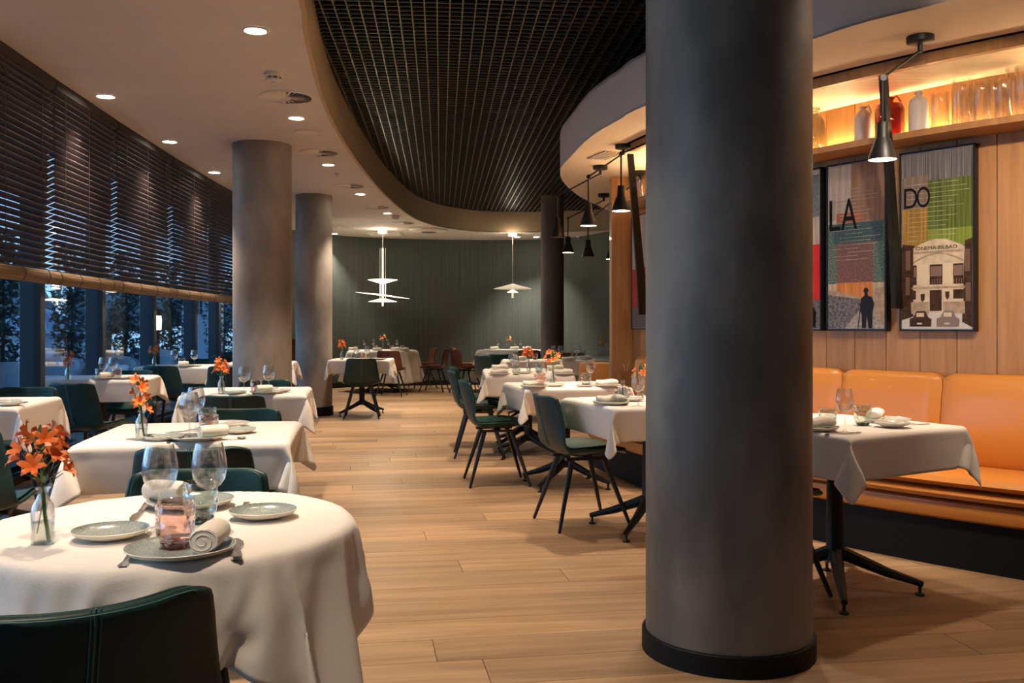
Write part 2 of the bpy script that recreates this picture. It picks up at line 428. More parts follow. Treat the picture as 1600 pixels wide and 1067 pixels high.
# left edge of ceiling follows the room
b = MB(); b.prism(poly, CEIL, CEIL + .02); ce = obj('ceiling', b, M['ceil'], kind='structure')
b = MB()
for p in range(len(ec) - 1):
    pass
rings = [[(p.x, p.y, CEIL), (p.x, p.y, GRIDZ + .02)] for p in ec]
nrm = []
for i, p in enumerate(ec):
    t = (ec[min(i + 1, len(ec) - 1)] - ec[max(i - 1, 0)]).normalized(); nrm.append(Vector((-t.y, t.x)))
rings = [[(p.x, p.y, CEIL - .002), (p.x, p.y, GRIDZ + .03), (p.x + n.x * .03, p.y + n.y * .03, GRIDZ + .03), (p.x + n.x * .03, p.y + n.y * .03, CEIL - .002)] for p, n in zip(ec, nrm)]
b.loft(rings); obj('ceiling_soffit_band', b, M['band'], smooth=True, kind='structure')
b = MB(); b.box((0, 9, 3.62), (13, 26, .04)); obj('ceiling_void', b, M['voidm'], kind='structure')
# open-cell grid hung in the recess
gr = empty('ceiling_grid', (0, 0, 0), R(4.3), kind='structure')
CELL = .086
ry0, ry1, rx0, rx1 = 2.6, 18.6, -1.4, 5.6
cb = MB(); cb.box((0, 0, 0), (rx1 - rx0, .010, .012)); cme = cb.mesh('cross_blade', M['blade'])
rb = MB(); rb.box((0, 0, 0), (.009, ry1 - ry0, .048)); rme = rb.mesh('runner_blade', M['blade2'])
n = int((ry1 - ry0) / CELL)
for i in range(n):
    o = link('cross_blade', cme, gr); o.location = ((rx0 + rx1) / 2, ry0 + i * CELL, GRIDZ + .008)
for i in range(int((rx1 - rx0) / CELL)):
    o = link('runner_blade', rme, gr); o.location = (rx0 + i * CELL, (ry0 + ry1) / 2, GRIDZ + .022)

# ------------------------------------------------------------------ right canopy (lower soffit)
BE = [(1.95, 2.2), ]
bpts = [(1008, 165), (967, 187), (922, 214), (892, 244), (876, 264), (880, 284), (903, 305), (930, 319), (956, 330)]
bw = []
for px, py in bpts:
    z = FPX * (SOF - CAMH) / (HOR - py); bw.append((AT(px, z), z))
near = [(3.9, 1.6), (2.9, 2.75), (1.83, 3.95), (1.42, 4.49)]
canopy_edge = catmull([Vector(p) for p in near + bw + [(1.75, 11.9), (2.8, 12.4)]], 6)
cpoly = [(p.x, p.y) for p in canopy_edge] + [(5.5, 12.4), (5.5, 1.6)]
b = MB(); b.prism(cpoly, SOF, SOF + .01); obj('ceiling_canopy', b, M['soffit'], kind='structure')
b = MB(); rings = []
for i, p in enumerate(canopy_edge):
    t = (canopy_edge[min(i + 1, len(canopy_edge) - 1)] - canopy_edge[max(i - 1, 0)]).normalized(); nn = Vector((t.y, -t.x))
    rings.append([(p.x, p.y, SOF - .001), (p.x, p.y, 2.88), (p.x + nn.x * .03, p.y + nn.y * .03, 2.88), (p.x + nn.x * .03, p.y + nn.y * .03, SOF - .001)])
b.loft(rings); obj('ceiling_canopy_face', b, M['blob'], smooth=True, kind='structure')
b = MB(); b.prism(cpoly, 2.86, 2.88); obj('ceiling_canopy_top', b, M['blob'], kind='structure')

# ------------------------------------------------------------------ far green wall + setting shell
GW = Path([(-4.45, 15.6), (-4.0, 17.2), (-3.3, 18.4), (-2.2, 19.0), (-.8, 19.3), (.5, 19.2), (1.2, 18.7), (1.9, 17.3), (2.4, 15.6), (2.6, 13.2), (2.6, 11.0)])
wb = empty('wall_back', kind='structure')
NP = 24
for i in range(NP):
    rings = []
    for j in range(5):
        d = GW.L * (i + j / 4) / NP
        rings.append([(*GW.off(d, 0), 0), (*GW.off(d, 0), CEIL), (*GW.off(d, .05), CEIL), (*GW.off(d, .05), 0)])
    b = MB(); b.loft(rings); obj('wallcovering_panel', b, M['green'], wb, smooth=True)
b = MB(); rings = []
for j in range(61):
    d = GW.L * j / 60; rings.append([(*GW.off(d, .052), 0), (*GW.off(d, .052), 3.64), (*GW.off(d, .12), 3.64), (*GW.off(d, .12), 0)])
b.loft(rings); obj('wall_core', b, M['voidm'], wb)
b = MB(); rings = []
for j in range(61):
    d = GW.L * j / 60
    rings.append([(*GW.off(d, -.015), 0), (*GW.off(d, -.015), .10), (*GW.off(d, .0), .10), (*GW.off(d, .0), 0)])
b.loft(rings); obj('baseboard_back', b, M['skirt'], kind='structure')

# ------------------------------------------------------------------ right wood wall (far end to near end)
WW = Path([(1.10, 8.58), (1.21, 8.0), (1.42, 7.2), (1.64, 6.5), (1.90, 5.87), (2.37, 5.2), (2.95, 4.6), (3.6, 4.0), (4.3, 3.4)])
wr = empty('wall_right', kind='structure')
BW = .207; nb = int(WW.L / BW)
for i in range(nb):
    d = (i + .5) * BW; p, t = WW.at(d); rz = math.atan2(t.y, t.x); q = WW.off(d, -.012)
    b = MB(); b.box((0, 0, 0), (BW - .005, .022, SOF), tone=max(.001, random.random()))
    q = WW.off(d, .011)
    o = obj('wood_board', b, M['panel'], wr); o.location = (q.x, q.y, SOF / 2); o.rotation_euler = (0, 0, rz)
b = MB(); rings = []
for j in range(61):
    d = WW.L * j / 60
    rings.append([(*WW.off(d, .024), 0), (*WW.off(d, .024), SOF), (*WW.off(d, .10), SOF), (*WW.off(d, .10), 0)])
b.loft(rings); obj('wall_backing', b, M['darkwood'], wr)
# travel is towards the camera: left of travel is +x side (behind the wall); room side is negative
def woff(d, o): return WW.off(d, -o)      # o metres out into the room
# niche ceiling, trim
def strip(name, m, d0, d1, prof, parent=None, n=50, smooth=False, **k):
    """loft a closed (offset, z) profile along the wall"""
    b = MB(); rings = []
    for j in range(n + 1):
        d = lerp(d0, d1, j / n); rings.append([(*woff(d, o), z) for o, z in prof])
    b.loft(rings); return obj(name, b, m, parent, smooth=smooth, **k)
DT = WW.px(984, -.56)
strip('niche_ceiling', M['cove'], DT, WW.L, [(0, 2.515), (.52, 2.515), (.52, 2.535), (0, 2.535)], wr)
strip('niche_trim', M['panel'], DT, WW.L, [(.52, 2.495), (.56, 2.495), (.56, SOF), (.52, SOF)], wr)
strip('shadow_gap', M['voidm'], DT, WW.L, [(.565, SOF - .002), (.595, SOF - .002), (.595, SOF + .004), (.565, SOF + .004)], wr)
# pier at the far end
b = MB(); b.box((1.03, 8.70, SOF / 2), (.25, .20, SOF), tone=.7); 
pier = obj('wall_pier', b, M['panel'], kind='structure')
b = MB(); b.box((1.8, 8.75, SOF / 2), (1.3, .1, SOF), tone=.3); obj('wall_return', b, M['panel'], kind='structure')
# bottle shelf
sh = empty('wall_shelf', (0, 0, 0), 0, 'long oak shelf high on the panelled wall carrying bottles and vases', 'shelf')
strip('shelf_board', M['panel'], .35, WW.L, [(.002, 2.205), (.25, 2.205), (.25, 2.24), (.002, 2.24)], sh)
strip('led_strip', M['led'], .45, WW.L, [(.040, 2.241), (.052, 2.241), (.052, 2.247), (.040, 2.247)], sh, n=60)

# ------------------------------------------------------------------ bench
bench = empty('leather_bench', (0, 0, 0), 0, 'long orange leather banquette with rolled seat edge against the wood wall', 'bench')
D0 = .40
strip('kickboard', M['skirt'], D0, WW.L, [(.03, .0), (.50, .0), (.50, .235), (.03, .235)], bench)
def roll(cx, cz, rx, rz_, n=12): return [(cx + rx * math.cos(2 * PI * i / n), cz + rz_ * math.sin(2 * PI * i / n)) for i in range(n)]
strip('lower_roll', M['orange'], D0, WW.L, [(.03, .236), (.50, .236), (.525, .25), (.535, .285), (.53, .325), (.50, .336), (.03, .336)], bench, smooth=True)
strip('front_roll', M['orange'], D0, WW.L, [(.03, .337), (.50, .337), (.545, .347), (.56, .368), (.55, .388), (.52, .396), (.03, .396)], bench, smooth=True)
seatL = 1.05
d = D0; k = 0
while d < WW.L - .05:
    e = min(d + seatL, WW.L)
    strip('seat_cushion', M['orange'], d + .001, e - .001, [(.09, .397), (.50, .397), (.555, .408), (.575, .43), (.56, .455), (.50, .468), (.30, .472), (.12, .462)], bench, n=12, smooth=True); d = e
seams = [WW.px(1311, -.12), WW.px(1470, -.12)]
step = seams[1] - seams[0]
cuts = [seams[0] - step * i for i in range(12)][::-1] + [seams[1] + step * i for i in range(6)]
cuts = [c for c in cuts if D0 + .15 < c < WW.L]; cuts = [D0] + cuts + [WW.L]
for a, c in zip(cuts, cuts[1:]):
    b = MB(); rings = []; nn = 14
    for j in range(nn + 1):
        t = j / nn; dd = lerp(a + .002, c - .002, t); sq = 1 - .10 * (abs(2 * t - 1) ** 10); e = .03 * (abs(2 * t - 1) ** 12)
        prof = [(.03, .44), (.12, .44), (.165 - e, .50), (.155 - e, .65), (.135 - e, .80), (.12 - e, .90 - e), (.095, .935 - e), (.06, .94 - e), (.03, .92 - e)]
        rings.append([(*woff(dd, o), z) for o, z in prof])
    b.loft(rings); obj('back_cushion', b, M['orange'], bench, smooth=True, ang=50)

# ------------------------------------------------------------------ columns
def column(px, z, rad, ztop, m, label_skirt=True, sk=.08):
    t = empty('column', (AT(px, z), z, 0), 0, kind='structure')
    b = MB(); b.lathe([(rad, 0.0), (rad, ztop)], 96, close_bottom=True, close_top=True); obj('shaft', b, m, t, smooth=True, ang=30)
    b = MB(); b.lathe([(rad + .001, 0), (rad + .014, 0), (rad + .014, sk - .004), (rad + .010, sk), (rad + .001, sk)], 96); obj('skirting', b, M['skirt'], t, smooth=True, ang=30)
    return t
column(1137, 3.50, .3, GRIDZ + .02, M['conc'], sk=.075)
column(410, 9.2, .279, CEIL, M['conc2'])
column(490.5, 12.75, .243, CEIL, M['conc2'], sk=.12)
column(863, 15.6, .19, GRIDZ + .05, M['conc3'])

# ------------------------------------------------------------------ downlights
def ceil_pt(px, py, h=CEIL):
    z = FPX * (h - CAMH) / (HOR - py); return AT(px, z), z
ring = MB(); ring.lathe([(.062, -.001), (.080, -.001), (.080, -.006), (.066, -.008), (.060, -.003)], 24); rgm = ring.mesh('trim_ring', M['white_fix'], True)
lens = MB(); lens.lathe([(.001, -.002), (.061, -.002)], 24); lnm = lens.mesh('lens', M['lit'])
pd = empty('downlight'); link('trim_ring', rgm, pd); link('lens', lnm, pd); ud = [False]
KIDS[pd] = list(pd.children)
DL = [((399, 47), 'nearest, largest round downlight above the round dining table'), ((165, 150), 'first downlight beside the blinds'), ((265, 221), 'second downlight beside the blinds'),
      ((335, 269), 'third downlight beside the blinds'), ((463, 184), 'downlight between smoke detector and speaker, above the near column'), ((513, 257), 'downlight just past the second swirl vent'),
      ((563, 303), 'downlight past the third swirl vent'), ((605, 333), 'small downlight before the last swirl vent'), ((522, 365), 'downlight against the green wall beside the slim column'),
      ((808, 376), 'pair member, downlight at green wall near the disc pendant'), ((838, 376), 'downlight tucked beside the dark far column'), ((906, 371), 'downlight at the green wall past the dark column')]
DLP = []
for (px, py), lab in DL:
    x, y = ceil_pt(px, py); y = min(y, 18.6); x = AT(px, y)
    place(pd, ud, (x, y, CEIL - .001), 0, 'recessed ' + lab, 'downlight', 'recessed ceiling downlights'); DLP.append((x, y))
E_DL = 85
for x, y in DLP[:8]:
    spot('downlight_beam', (x, y, CEIL - .02), E_DL, 78, .7)
for x, y in DLP[8:]:
    spot('downlight_beam', (x, y, CEIL - .02), 120, 84, .8, color=(1, .86, .70))
# the same rows go on beside the camera; last is added column fill
for x, y, e, wh in ((-1.15, 3.1, 120, 'above the table behind the front one'), (-.75, .9, 60, 'above the camera side of the front table'), (-2.95, 5.0, 80, 'above the nearest window table'), (-2.7, 2.8, 70, 'near the window at the camera side'), (1.5, .3, 85, 'added fill behind the camera, towards the big column')):
    spot('downlight_beam', (x, y, CEIL - .02), e, 78, .7)
    place(pd, ud, (x, y, CEIL - .001), 0, 'recessed downlight out of the picture, ' + wh, 'downlight', 'recessed ceiling downlights')
for x, y, e in ((-.5, 3.6, 28), (-.4, 6.4, 75), (-.6, 9.6, 110), (-.7, 12.8, 150), (-1.2, 15.2, 110)):
    spot('recess_beam', (x, y, GRIDZ - .03), e, 80, .8, color=(1, .78, .55))
for x, y, e, tx, ty in ((-2.2, 16.6, 70, -2.39, 17.5), (.1, 17.9, 50, 0, 18.0)):
    pass
for x, y, e, tgt, wh in ((1.75, 3.55, 40, (2.3, 5.3, 1.2), 'above the picture top near the bench'), (2.45, 2.95, 40, (2.9, 4.65, 1.2), 'out past the picture top right'),
        (1.30, 5.35, 62, (1.0, 5.2, .7), 'hidden behind the big column top'), (1.13, 7.45, 55, (.6, 7.6, .7), 'hidden behind the big column, farther back')):
    spot('soffit_fill', (x, y, SOF - .02), e, 85, .9, target=tgt)  # unseen fill spots added to brighten the wood wall and bench tables
    place(pd, ud, (x, y, SOF - .001), 0, 'recessed canopy downlight ' + wh, 'downlight', 'recessed ceiling downlights')

# ------------------------------------------------------------------ ceiling fittings
def swirl(px, py, D, lab):
    x, y = ceil_pt(px, py); t = empty('air_diffuser', (x, y, CEIL), 0, lab, 'vent', 'round swirl vents in the left ceiling')
    b = MB(); b.lathe([(D / 2 - .025, -.001), (D / 2, -.001), (D / 2 - .004, -.008), (D / 2 - .025, -.010)], 36); obj('rim', b, M['white_fix'], t, smooth=True)
    b = MB(); b.lathe([(.001, -.0015), (D / 2 - .02, -.0015)], 36); obj('backing', b, M['fixdark'], t)
    bl = MB(); mt = Matrix.Rotation(R(24), 4, 'X'); bl.box((D * .27, 0, -.008), (D * .38, .026, .002), mtx=mt); bm_ = bl.mesh('vane', M['white_fix'])
    for i in range(26):
        o = link('vane', bm_, t); o.rotation_euler = (0, 0, 2 * PI * i / 26)
    b = MB(); b.lathe([(.001, -.014), (.035, -.013), (.04, -.004)], 16); obj('hub', b, M['white_fix'], t, smooth=True)
swirl(448, 151, .42, 'largest round swirl vent, right behind the smoke detector')
swirl(499, 238, .40, 'second round swirl vent, beside the flush speaker')
swirl(546, 290, .38, 'third round swirl vent along the left ceiling')
swirl(589, 323, .38, 'fourth, small looking round swirl vent')
swirl(630, 348, .38, 'farthest round swirl vent, beside the far smoke detector')
def disc(px, py, D, lab, name='ceiling_speaker'):
    x, y = ceil_pt(px, py); t = empty(name, (x, y, CEIL), 0, lab, 'speaker')
    b = MB(); b.lathe([(.001, -.004), (D / 2 - .01, -.004), (D / 2, -.006), (D / 2, -.001)], 32); obj('cover', b, M['white_fix'], t, smooth=True)
    b = MB(); b.lathe([(D / 2 - .012, -.005), (D / 2 - .006, -.010), (D / 2, -.0055)], 32); obj('rim', b, M['white_fix'], t, smooth=True)
disc(481, 207, .25, 'flush round ceiling speaker between two swirl vents')
disc(649, 355, .25, 'flush round speaker far back near the green wall')
def smoke(px, py, lab, s=1.0):
    x, y = ceil_pt(px, py); t = empty('smoke_detector', (x, y, CEIL), 0, lab, 'smoke detector')
    b = MB(); b.lathe([(.065 * s, 0), (.065 * s, -.02 * s), (.055 * s, -.03 * s)], 24, close_top=True); obj('base', b, M['white_fix'], t, smooth=True)
    b = MB(); b.lathe([(.050 * s, -.03 * s), (.050 * s, -.045 * s)], 24); obj('sensor_chamber', b, M['fixdark'], t, smooth=True)
    b = MB(); b.lathe([(.053 * s, -.044 * s), (.048 * s, -.055 * s), (.022 * s, -.062 * s), (.018 * s, -.075 * s)], 24, close_top=True); obj('cap', b, M['white_fix'], t, smooth=True)
    for i in range(8):
        b = MB(); a = 2 * PI * i / 8; b.box((.052 * s * math.cos(a), .052 * s * math.sin(a), -.038 * s), (.006, .012, .02), a); obj('rib', b, M['white_fix'], t)
smoke(428, 114, 'nearest white smoke detector hanging beside the big swirl vent')
smoke(618, 337, 'far smoke detector above the farthest swirl vent')
x, y = ceil_pt(526, 271); t = empty('sprinkler', (x, y, CEIL), 0, 'tiny metal sprinkler dot beside the second vent', 'sprinkler')
b = MB(); b.lathe([(.03, 0), (.03, -.006), (.012, -.008), (.012, -.03)], 16, close_top=True); obj('rose', b, M['steel'], t, smooth=True)
x, y = ceil_pt(673, 362); t = empty('air_unit', (x, min(y, 17.2), CEIL), 0, 'white round-edged air unit in far ceiling between the pendants', 'air unit')
b = MB(); b.lathe([(.36, -.001), (.34, -.03), (.18, -.05)], 32, close_top=True); obj('cover', b, M['white_fix'], t, smooth=True)
b = MB(); b.lathe([(.15, -.052), (.12, -.058)], 24, close_top=True); obj('intake', b, M['fixdark'], t, smooth=True)
t = empty('vent_grille', (AT(602, 18.0), 18.0, CEIL), 0, 'square louvred vent grille in the ceiling beside the tiered pendant', 'vent')
b = MB(); b.box((0, 0, -.003), (.62, .62, .006)); obj('backing', b, M['fixdark'], t)
lv = MB(); lv.box((0, 0, -.012), (.60, .03, .004), mtx=Matrix.Rotation(R(35), 4, 'X')); lvm = lv.mesh('louvre', M['white_fix'])
for i in range(11):
    o = link('louvre', lvm, t); o.location = (0, -.27 + i * .054, 0)
b = MB()
for a in (0, 1, 2, 3): b.box((.31 * math.cos(a * PI / 2), .31 * math.sin(a * PI / 2), -.008), (.02, .64, .014), a * PI / 2)
obj('rim', b, M['white_fix'], t)
x, y = ceil_pt(946, 242, SOF)
t = empty('vent_grille', (x, y, SOF), R(20), 'small slotted vent grille in the canopy soffit beside pendant arms', 'vent')
b = MB(); b.box((0, 0, -.003), (.17, .34, .006)); obj('backing', b, M['band'], t)
lv = MB(); lv.box((0, 0, -.008), (.012, .33, .008)); lvm = lv.mesh('louvre', M['white_fix'])
for i in range(6):
    o = link('louvre', lvm, t); o.location = (-.075 + i * .03, 0, 0)

# ------------------------------------------------------------------ disc pendants over the far round tables
def cone(r, z0, z1, th=.004, n=40, tilt=0.0):
    b = MB(); b.lathe([(.02, z0), (r, z1), (r, z1 + th), (.02, z0 + th)], n)
    if tilt: b.v = [(x, y, z + tilt * x) for x, y, z in b.v]
    return b
z = 17.3
p1 = empty('tiered_pendant', (AT(598, z), z, 0), 0, 'glowing tiered pendant of three thin discs over the left round table', 'pendant lamp')
b = MB(); b.lathe([(.10, CEIL), (.10, CEIL - .06), (.02, CEIL - .07)], 24, close_top=True); obj('canopy', b, M['white_fix'], p1, smooth=True)
b = MB(); b.tube([(0, 0, 2.62), (0, 0, CEIL - .06)], .003, 6); obj('cord', b, M['white_fix'], p1)
b = MB(); b.tube([(0, 0, 1.56), (0, 0, 2.62)], .014, 12); obj('tube', b, M['acryl'], p1, smooth=True)
b = MB()
for s_ in (-.05, .05): b.tube([(s_, 0, 1.70), (s_, 0, 2.62)], .004, 6)
obj('rod', b, M['white_fix'], p1)
obj('upper_disc', cone(.27, 1.97, 2.04), M['acryl'], p1, smooth=True)
obj('wide_disc', cone(.49, 1.77, 1.755, tilt=-.12), M['acryl'], p1, smooth=True)
obj('lower_disc', cone(.26, 1.70, 1.64), M['acryl'], p1, smooth=True)
pl = bpy.data.lights.new('pendant_bulb', 'POINT'); pl.energy = 14; pl.color = (1, .84, .6); pl.shadow_soft_size = .05
o = bpy.data.objects.new('pendant_bulb', pl); col.objects.link(o); o.location = (AT(598, z), z - .08, 1.87)
pl2 = bpy.data.lights.new('canopy_bulb', 'POINT'); pl2.energy = 3.5; pl2.color = (1, .84, .6); pl2.shadow_soft_size = .04
o = bpy.data.objects.new('canopy_bulb', pl2); col.objects.link(o); o.location = (AT(598, z), z - .2, CEIL - .12)
z = 17.9
p2 = empty('disc_pendant', (AT(801, z), z, 0), 0, 'pale wide single-disc pendant over the right round table', 'pendant lamp')
b = MB(); b.lathe([(.10, CEIL), (.10, CEIL - .06), (.02, CEIL - .07)], 24, close_top=True); obj('canopy', b, M['white_fix'], p2, smooth=True)
b = MB(); b.tube([(0, 0, 1.94), (0, 0, CEIL - .06)], .004, 6); obj('cord', b, M['white_fix'], p2)
obj('wide_disc', cone(.36, 1.99, 1.90), M['acryl2'], p2, smooth=True)
obj('small_disc', cone(.11, 1.88, 1.83), M['acryl'], p2, smooth=True)
b = MB(); b.tube([(0, 0, 1.73), (0, 0, 1.90)], .02, 12); obj('tube', b, M['acryl2'], p2, smooth=True)
o = bpy.data.objects.new('canopy_bulb', pl2); col.objects.link(o); o.location = (AT(801, z), z - .2, CEIL - .12)

# ------------------------------------------------------------------ black jointed pendants
shade_prof = [(.022, .17), (.026, .165), (.028, .10), (.034, .092), (.060, .02), (.064, .0), (.061, .0), (.056, .02), (.030, .088)]
def pendant(cpx, cpy, jpx, jpy, spx, sby, zs, lab, lit=True, power=30, zc=None, cup=True):
    """canopy pixel on the soffit, joint pixel, shade centre pixel and shade bottom row, distance of the shade"""
    if zc is None: cx, cz = ceil_pt(cpx, cpy, SOF)
    else: cz = zc; cx = AT(cpx, cz)
    hb = CAMH + (HOR - sby) * zs / FPX; hj = CAMH + (HOR - jpy) * zs / FPX
    sx = AT(spx, zs); t = empty('jointed_pendant', (cx, cz, 0), 0, lab, 'pendant lamp', 'black jointed pendants over the bench tables')
    ctop = SOF
    b = MB(); b.lathe([(.062, ctop), (.062, ctop - .028), (.05, ctop - .034)], 28, close_top=True); obj('canopy', b, M['black'], t, smooth=True)
    dx, dy = sx - cx, zs - cz
    b = MB(); b.tube([(0, 0, ctop - .03), (0, 0, ctop - .075)], .012, 10); obj('swivel', b, M['black'], t, smooth=True)
    b = MB(); b.tube([(0, 0, ctop - .065), (dx, dy, hj)], .0065, 8); arm = obj('arm', b, M['black'], t, smooth=True)
    b = MB(); b.tube([(dx, dy - .012, hj), (dx, dy + .012, hj)], .015, 12); obj('joint', b, M['black'], arm, smooth=True)
    b = MB(); b.tube([(dx, dy, hb + .16), (dx, dy, hj)], .006, 8); obj('rod', b, M['black'], t, smooth=True)
    b = MB(); b.lathe(shade_prof, 28, (dx, dy, hb)); sh_ = obj('shade', b, M['black'], t, smooth=True, ang=60)
    b = MB(); b.lathe([(.001, .003), (.060, .003)], 20, (dx, dy, hb)); obj('bulb_disc', b, M['lit2'] if lit else M['fixdark'], sh_)
    if lit: spot('pendant_beam', (sx, zs, hb - .004), power, 105, .8, radius=.03)
    return t
EP = 17
pendant(1438, 57, 1375, 122, 1379, 250, 4.25, 'black jointed pendant above the table at the orange bench', power=EP)
pendant(1090, 200, 966, 240, 970.5, 330, 6.3, 'black lit pendant hanging right beside the wood pier top', power=EP, zc=6.0)
pendant(974, 226, 917, 276, 919.5, 353, 7.0, 'lit black pendant second from the wood pier, hung low over tables', power=EP)
pendant(938, 259, 870, 306, 871.5, 371, 8.3, 'unlit black pendant in front of the dark far column', lit=False)
pendant(943.5, 303, 887, 341, 887.5, 395, 9.9, 'lowest lit small black pendant beside the far column', power=EP)
pendant(1000, 300, 918.5, 345, 919, 401, 9.6, 'unlit small black pendant below the larger lit pendant', lit=False, zc=8.3)
pendant(1010, 330, 954, 340, 955, 405, 10.4, 'farthest black pendant peeking past the wood pier', power=12, zc=9.4)

# ------------------------------------------------------------------ cloths (draped once by a short simulation, then reused)
def drape(kind, hx, hy, sx, sy, n, m, frames=46, rot=0.0):
    bpy.ops.mesh.primitive_grid_add(x_subdivisions=n, y_subdivisions=m, size=1, location=(0, 0, 0))
    c = bpy.context.object
    for v in c.data.vertices:
        x, y = v.co.x * sx, v.co.y * sy
        if kind == 'disc':
            mx = max(abs(x), abs(y)); rr = math.hypot(x, y)
            if rr > 1e-6: k = mx / rr; x *= k; y *= k
        v.co = (x * math.cos(rot) - y * math.sin(rot), x * math.sin(rot) + y * math.cos(rot), .012 + .0006 * math.sin(9 * x + 5 * y))
    if kind == 'box':
        bpy.ops.mesh.primitive_cube_add(size=1, location=(0, 0, -.02)); t = bpy.context.object; t.scale = (hx * 2, hy * 2, .04)
        bpy.ops.object.transform_apply(scale=True)
    else:
        bpy.ops.mesh.primitive_cylinder_add(vertices=80, radius=hx, depth=.04, location=(0, 0, -.02)); t = bpy.context.object
    t.modifiers.new('c', 'COLLISION'); t.collision.thickness_outer = .004; t.collision.cloth_friction = 40
    md = c.modifiers.new('cl', 'CLOTH'); s = md.settings
    s.quality = 6; s.mass = .25; s.tension_stiffness = 20; s.compression_stiffness = 20; s.shear_stiffness = 8; s.bending_stiffness = .25; s.air_damping = 3
    md.collision_settings.distance_min = .004; md.point_cache.frame_start = 1; md.point_cache.frame_end = frames
    sc.frame_end = max(frames, 250)
    for f in range(1, frames + 1): sc.frame_set(f)
    dg = bpy.context.evaluated_depsgraph_get(); me = bpy.data.meshes.new_from_object(c.evaluated_get(dg))
    bpy.data.objects.remove(c); bpy.data.objects.remove(t); sc.frame_set(1)
    # smooth once and give it a thickness
    o = bpy.data.objects.new('tmp', me); col.objects.link(o)
    ss = o.modifiers.new('s', 'SUBSURF'); ss.levels = 1
    so = o.modifiers.new('t', 'SOLIDIFY'); so.thickness = .0022; so.offset = -1
    dg = bpy.context.evaluated_depsgraph_get(); me2 = bpy.data.meshes.new_from_object(o.evaluated_get(dg)); bpy.data.objects.remove(o)
    me2.materials.clear(); me2.materials.append(M['cloth']); me2.polygons.foreach_set('use_smooth', [True] * len(me2.polygons)); me2.name = 'tablecloth'
    return me2
TH = .745                        # table top height
CL_SQ = drape('box', .385, .385, 1.17, 1.17, 40, 40)
CL_RD = drape('cyl', .40, .40, 1.20, 1.20, 44, 44, 50, R(20))
CL_LG = drape('box', .385, .70, 1.17, 1.80, 34, 50)
CL_BIG = drape('disc', .62, .62, 2.46, 2.46, 44, 44, 60)

# ------------------------------------------------------------------ tables
TABLES = {}
def table(key, c, rz, cloth, shape, nick, turn=0, hx=.385, hy=.385):
    t = empty('dining_table', (c[0], c[1], 0), rz, 'black cross-base table under the ' + nick[1], 'table', 'black pedestal tables')
    b = MB()
    if shape == 'round': b.lathe([(.001, TH - .028), (hx - .012, TH - .028), (hx - .004, TH - .020), (hx - .004, TH - .002), (.001, TH - .002)], 48)
    else: b.box((0, 0, TH - .015), (hx * 2 - .008, hy * 2 - .008, .026))
    obj('table_top', b, M['black'], t, smooth=(shape == 'round'))
    cs = [(0, 0)] if hy < .6 or shape == 'round' else [(0, -.38), (0, .38)]
    for ox, oy in cs:
        b = MB(); b.lathe([(.045, .14), (.038, .20), (.034, .60), (.05, TH - .04), (.12, TH - .03)], 16, (ox, oy, 0), True, True); obj('pedestal', b, M['black'], t, smooth=True)
        for i in range(4):
            a = PI / 4 + i * PI / 2; ca, sa = math.cos(a), math.sin(a); Lg = .37 if hy < .6 and shape != 'round' else .36
            b = MB(); b.tube([(ox + .02 * ca, oy + .02 * sa, .175), (ox + Lg * .6 * ca, oy + Lg * .6 * sa, .095), (ox + Lg * ca, oy + Lg * sa, .05)], [.032, .022, .014], 8, flat=1.0)
            lg = obj('leg', b, M['black'], t, smooth=True)
            b = MB(); b.lathe([(.021, 0), (.021, .008), (.007, .014), (.007, .045)], 14, (ox + (Lg - .012) * ca, oy + (Lg - .012) * sa, 0), True, True); obj('foot', b, M['black'], lg, smooth=True)
    o = link('tablecloth', cloth); o.location = (c[0], c[1], TH); o.rotation_euler = (0, 0, rz + turn * PI / 2)
    tag(o, nick[0], 'tablecloth', 'white tablecloths')
    TABLES[key] = (Vector((c[0], c[1])), rz, hx, hy, shape)
rowa = R(9.2)
CT = TH + .0068                      # cloth top
table('F', (-.76, 2.10), 0, CL_RD, 'round', ('white cloth hanging in folds over the round table nearest the camera', 'round white cloth nearest the camera'), hx=.40, hy=.40)
table('T2', (-1.30, 3.93), rowa, CL_SQ, 'sq', ('white cloth on the square table directly behind the front round table', 'white cloth behind the front round table'))
table('T3', (-1.78, 6.42), rowa, CL_SQ, 'sq', ('white cloth on the square table in front of the wide concrete column', 'white cloth in front of the wide column'), 1)
table('T4', (-3.06, 11.6), rowa, CL_SQ, 'sq', ('white cloth corner glimpsed between the two grey columns', 'cloth glimpsed between the two grey columns'), 2)
table('W1', (-3.13, 5.45), rowa, CL_SQ, 'sq', ('white cloth on window table cut by the left picture edge', 'white cloth on the nearest window table'), 3)
table('W2', (-3.51, 8.12), rowa, CL_SQ, 'sq', ('white cloth on the middle table along the windows', 'white cloth on the middle window table'), 2)
table('W3', (-3.70, 10.55), R(7), CL_SQ, 'sq', ('white cloth on the farthest table along the windows', 'white cloth on the farthest window table'), 1)
table('R1', (1.455, 4.27), R(32), CL_SQ, 'sq', ('white cloth with pointed corner on the table at the orange bench', 'white cloth beside the orange bench front'), 0)
table('R2', (.80, 5.55), R(17), CL_SQ, 'sq', ('white cloth on the bench-side table touching the big grey column', 'white cloth beside the big grey column'), 1)
table('R3', (.40, 7.10), R(12), CL_SQ, 'sq', ('white cloth on the second table left of the big column', 'second white cloth beyond the big column'), 2)
table('R4', (.13, 9.10), R(3), CL_LG, 'sq', ('white cloth on the long table beside the two leaning green chairs', 'long white cloth beside two green chairs'), hy=.70)
table('R5', (.60, 12.3), R(94), CL_LG, 'sq', ('white cloth on the long table in front of the dark far column', 'long white cloth before the dark column'), hy=.70)
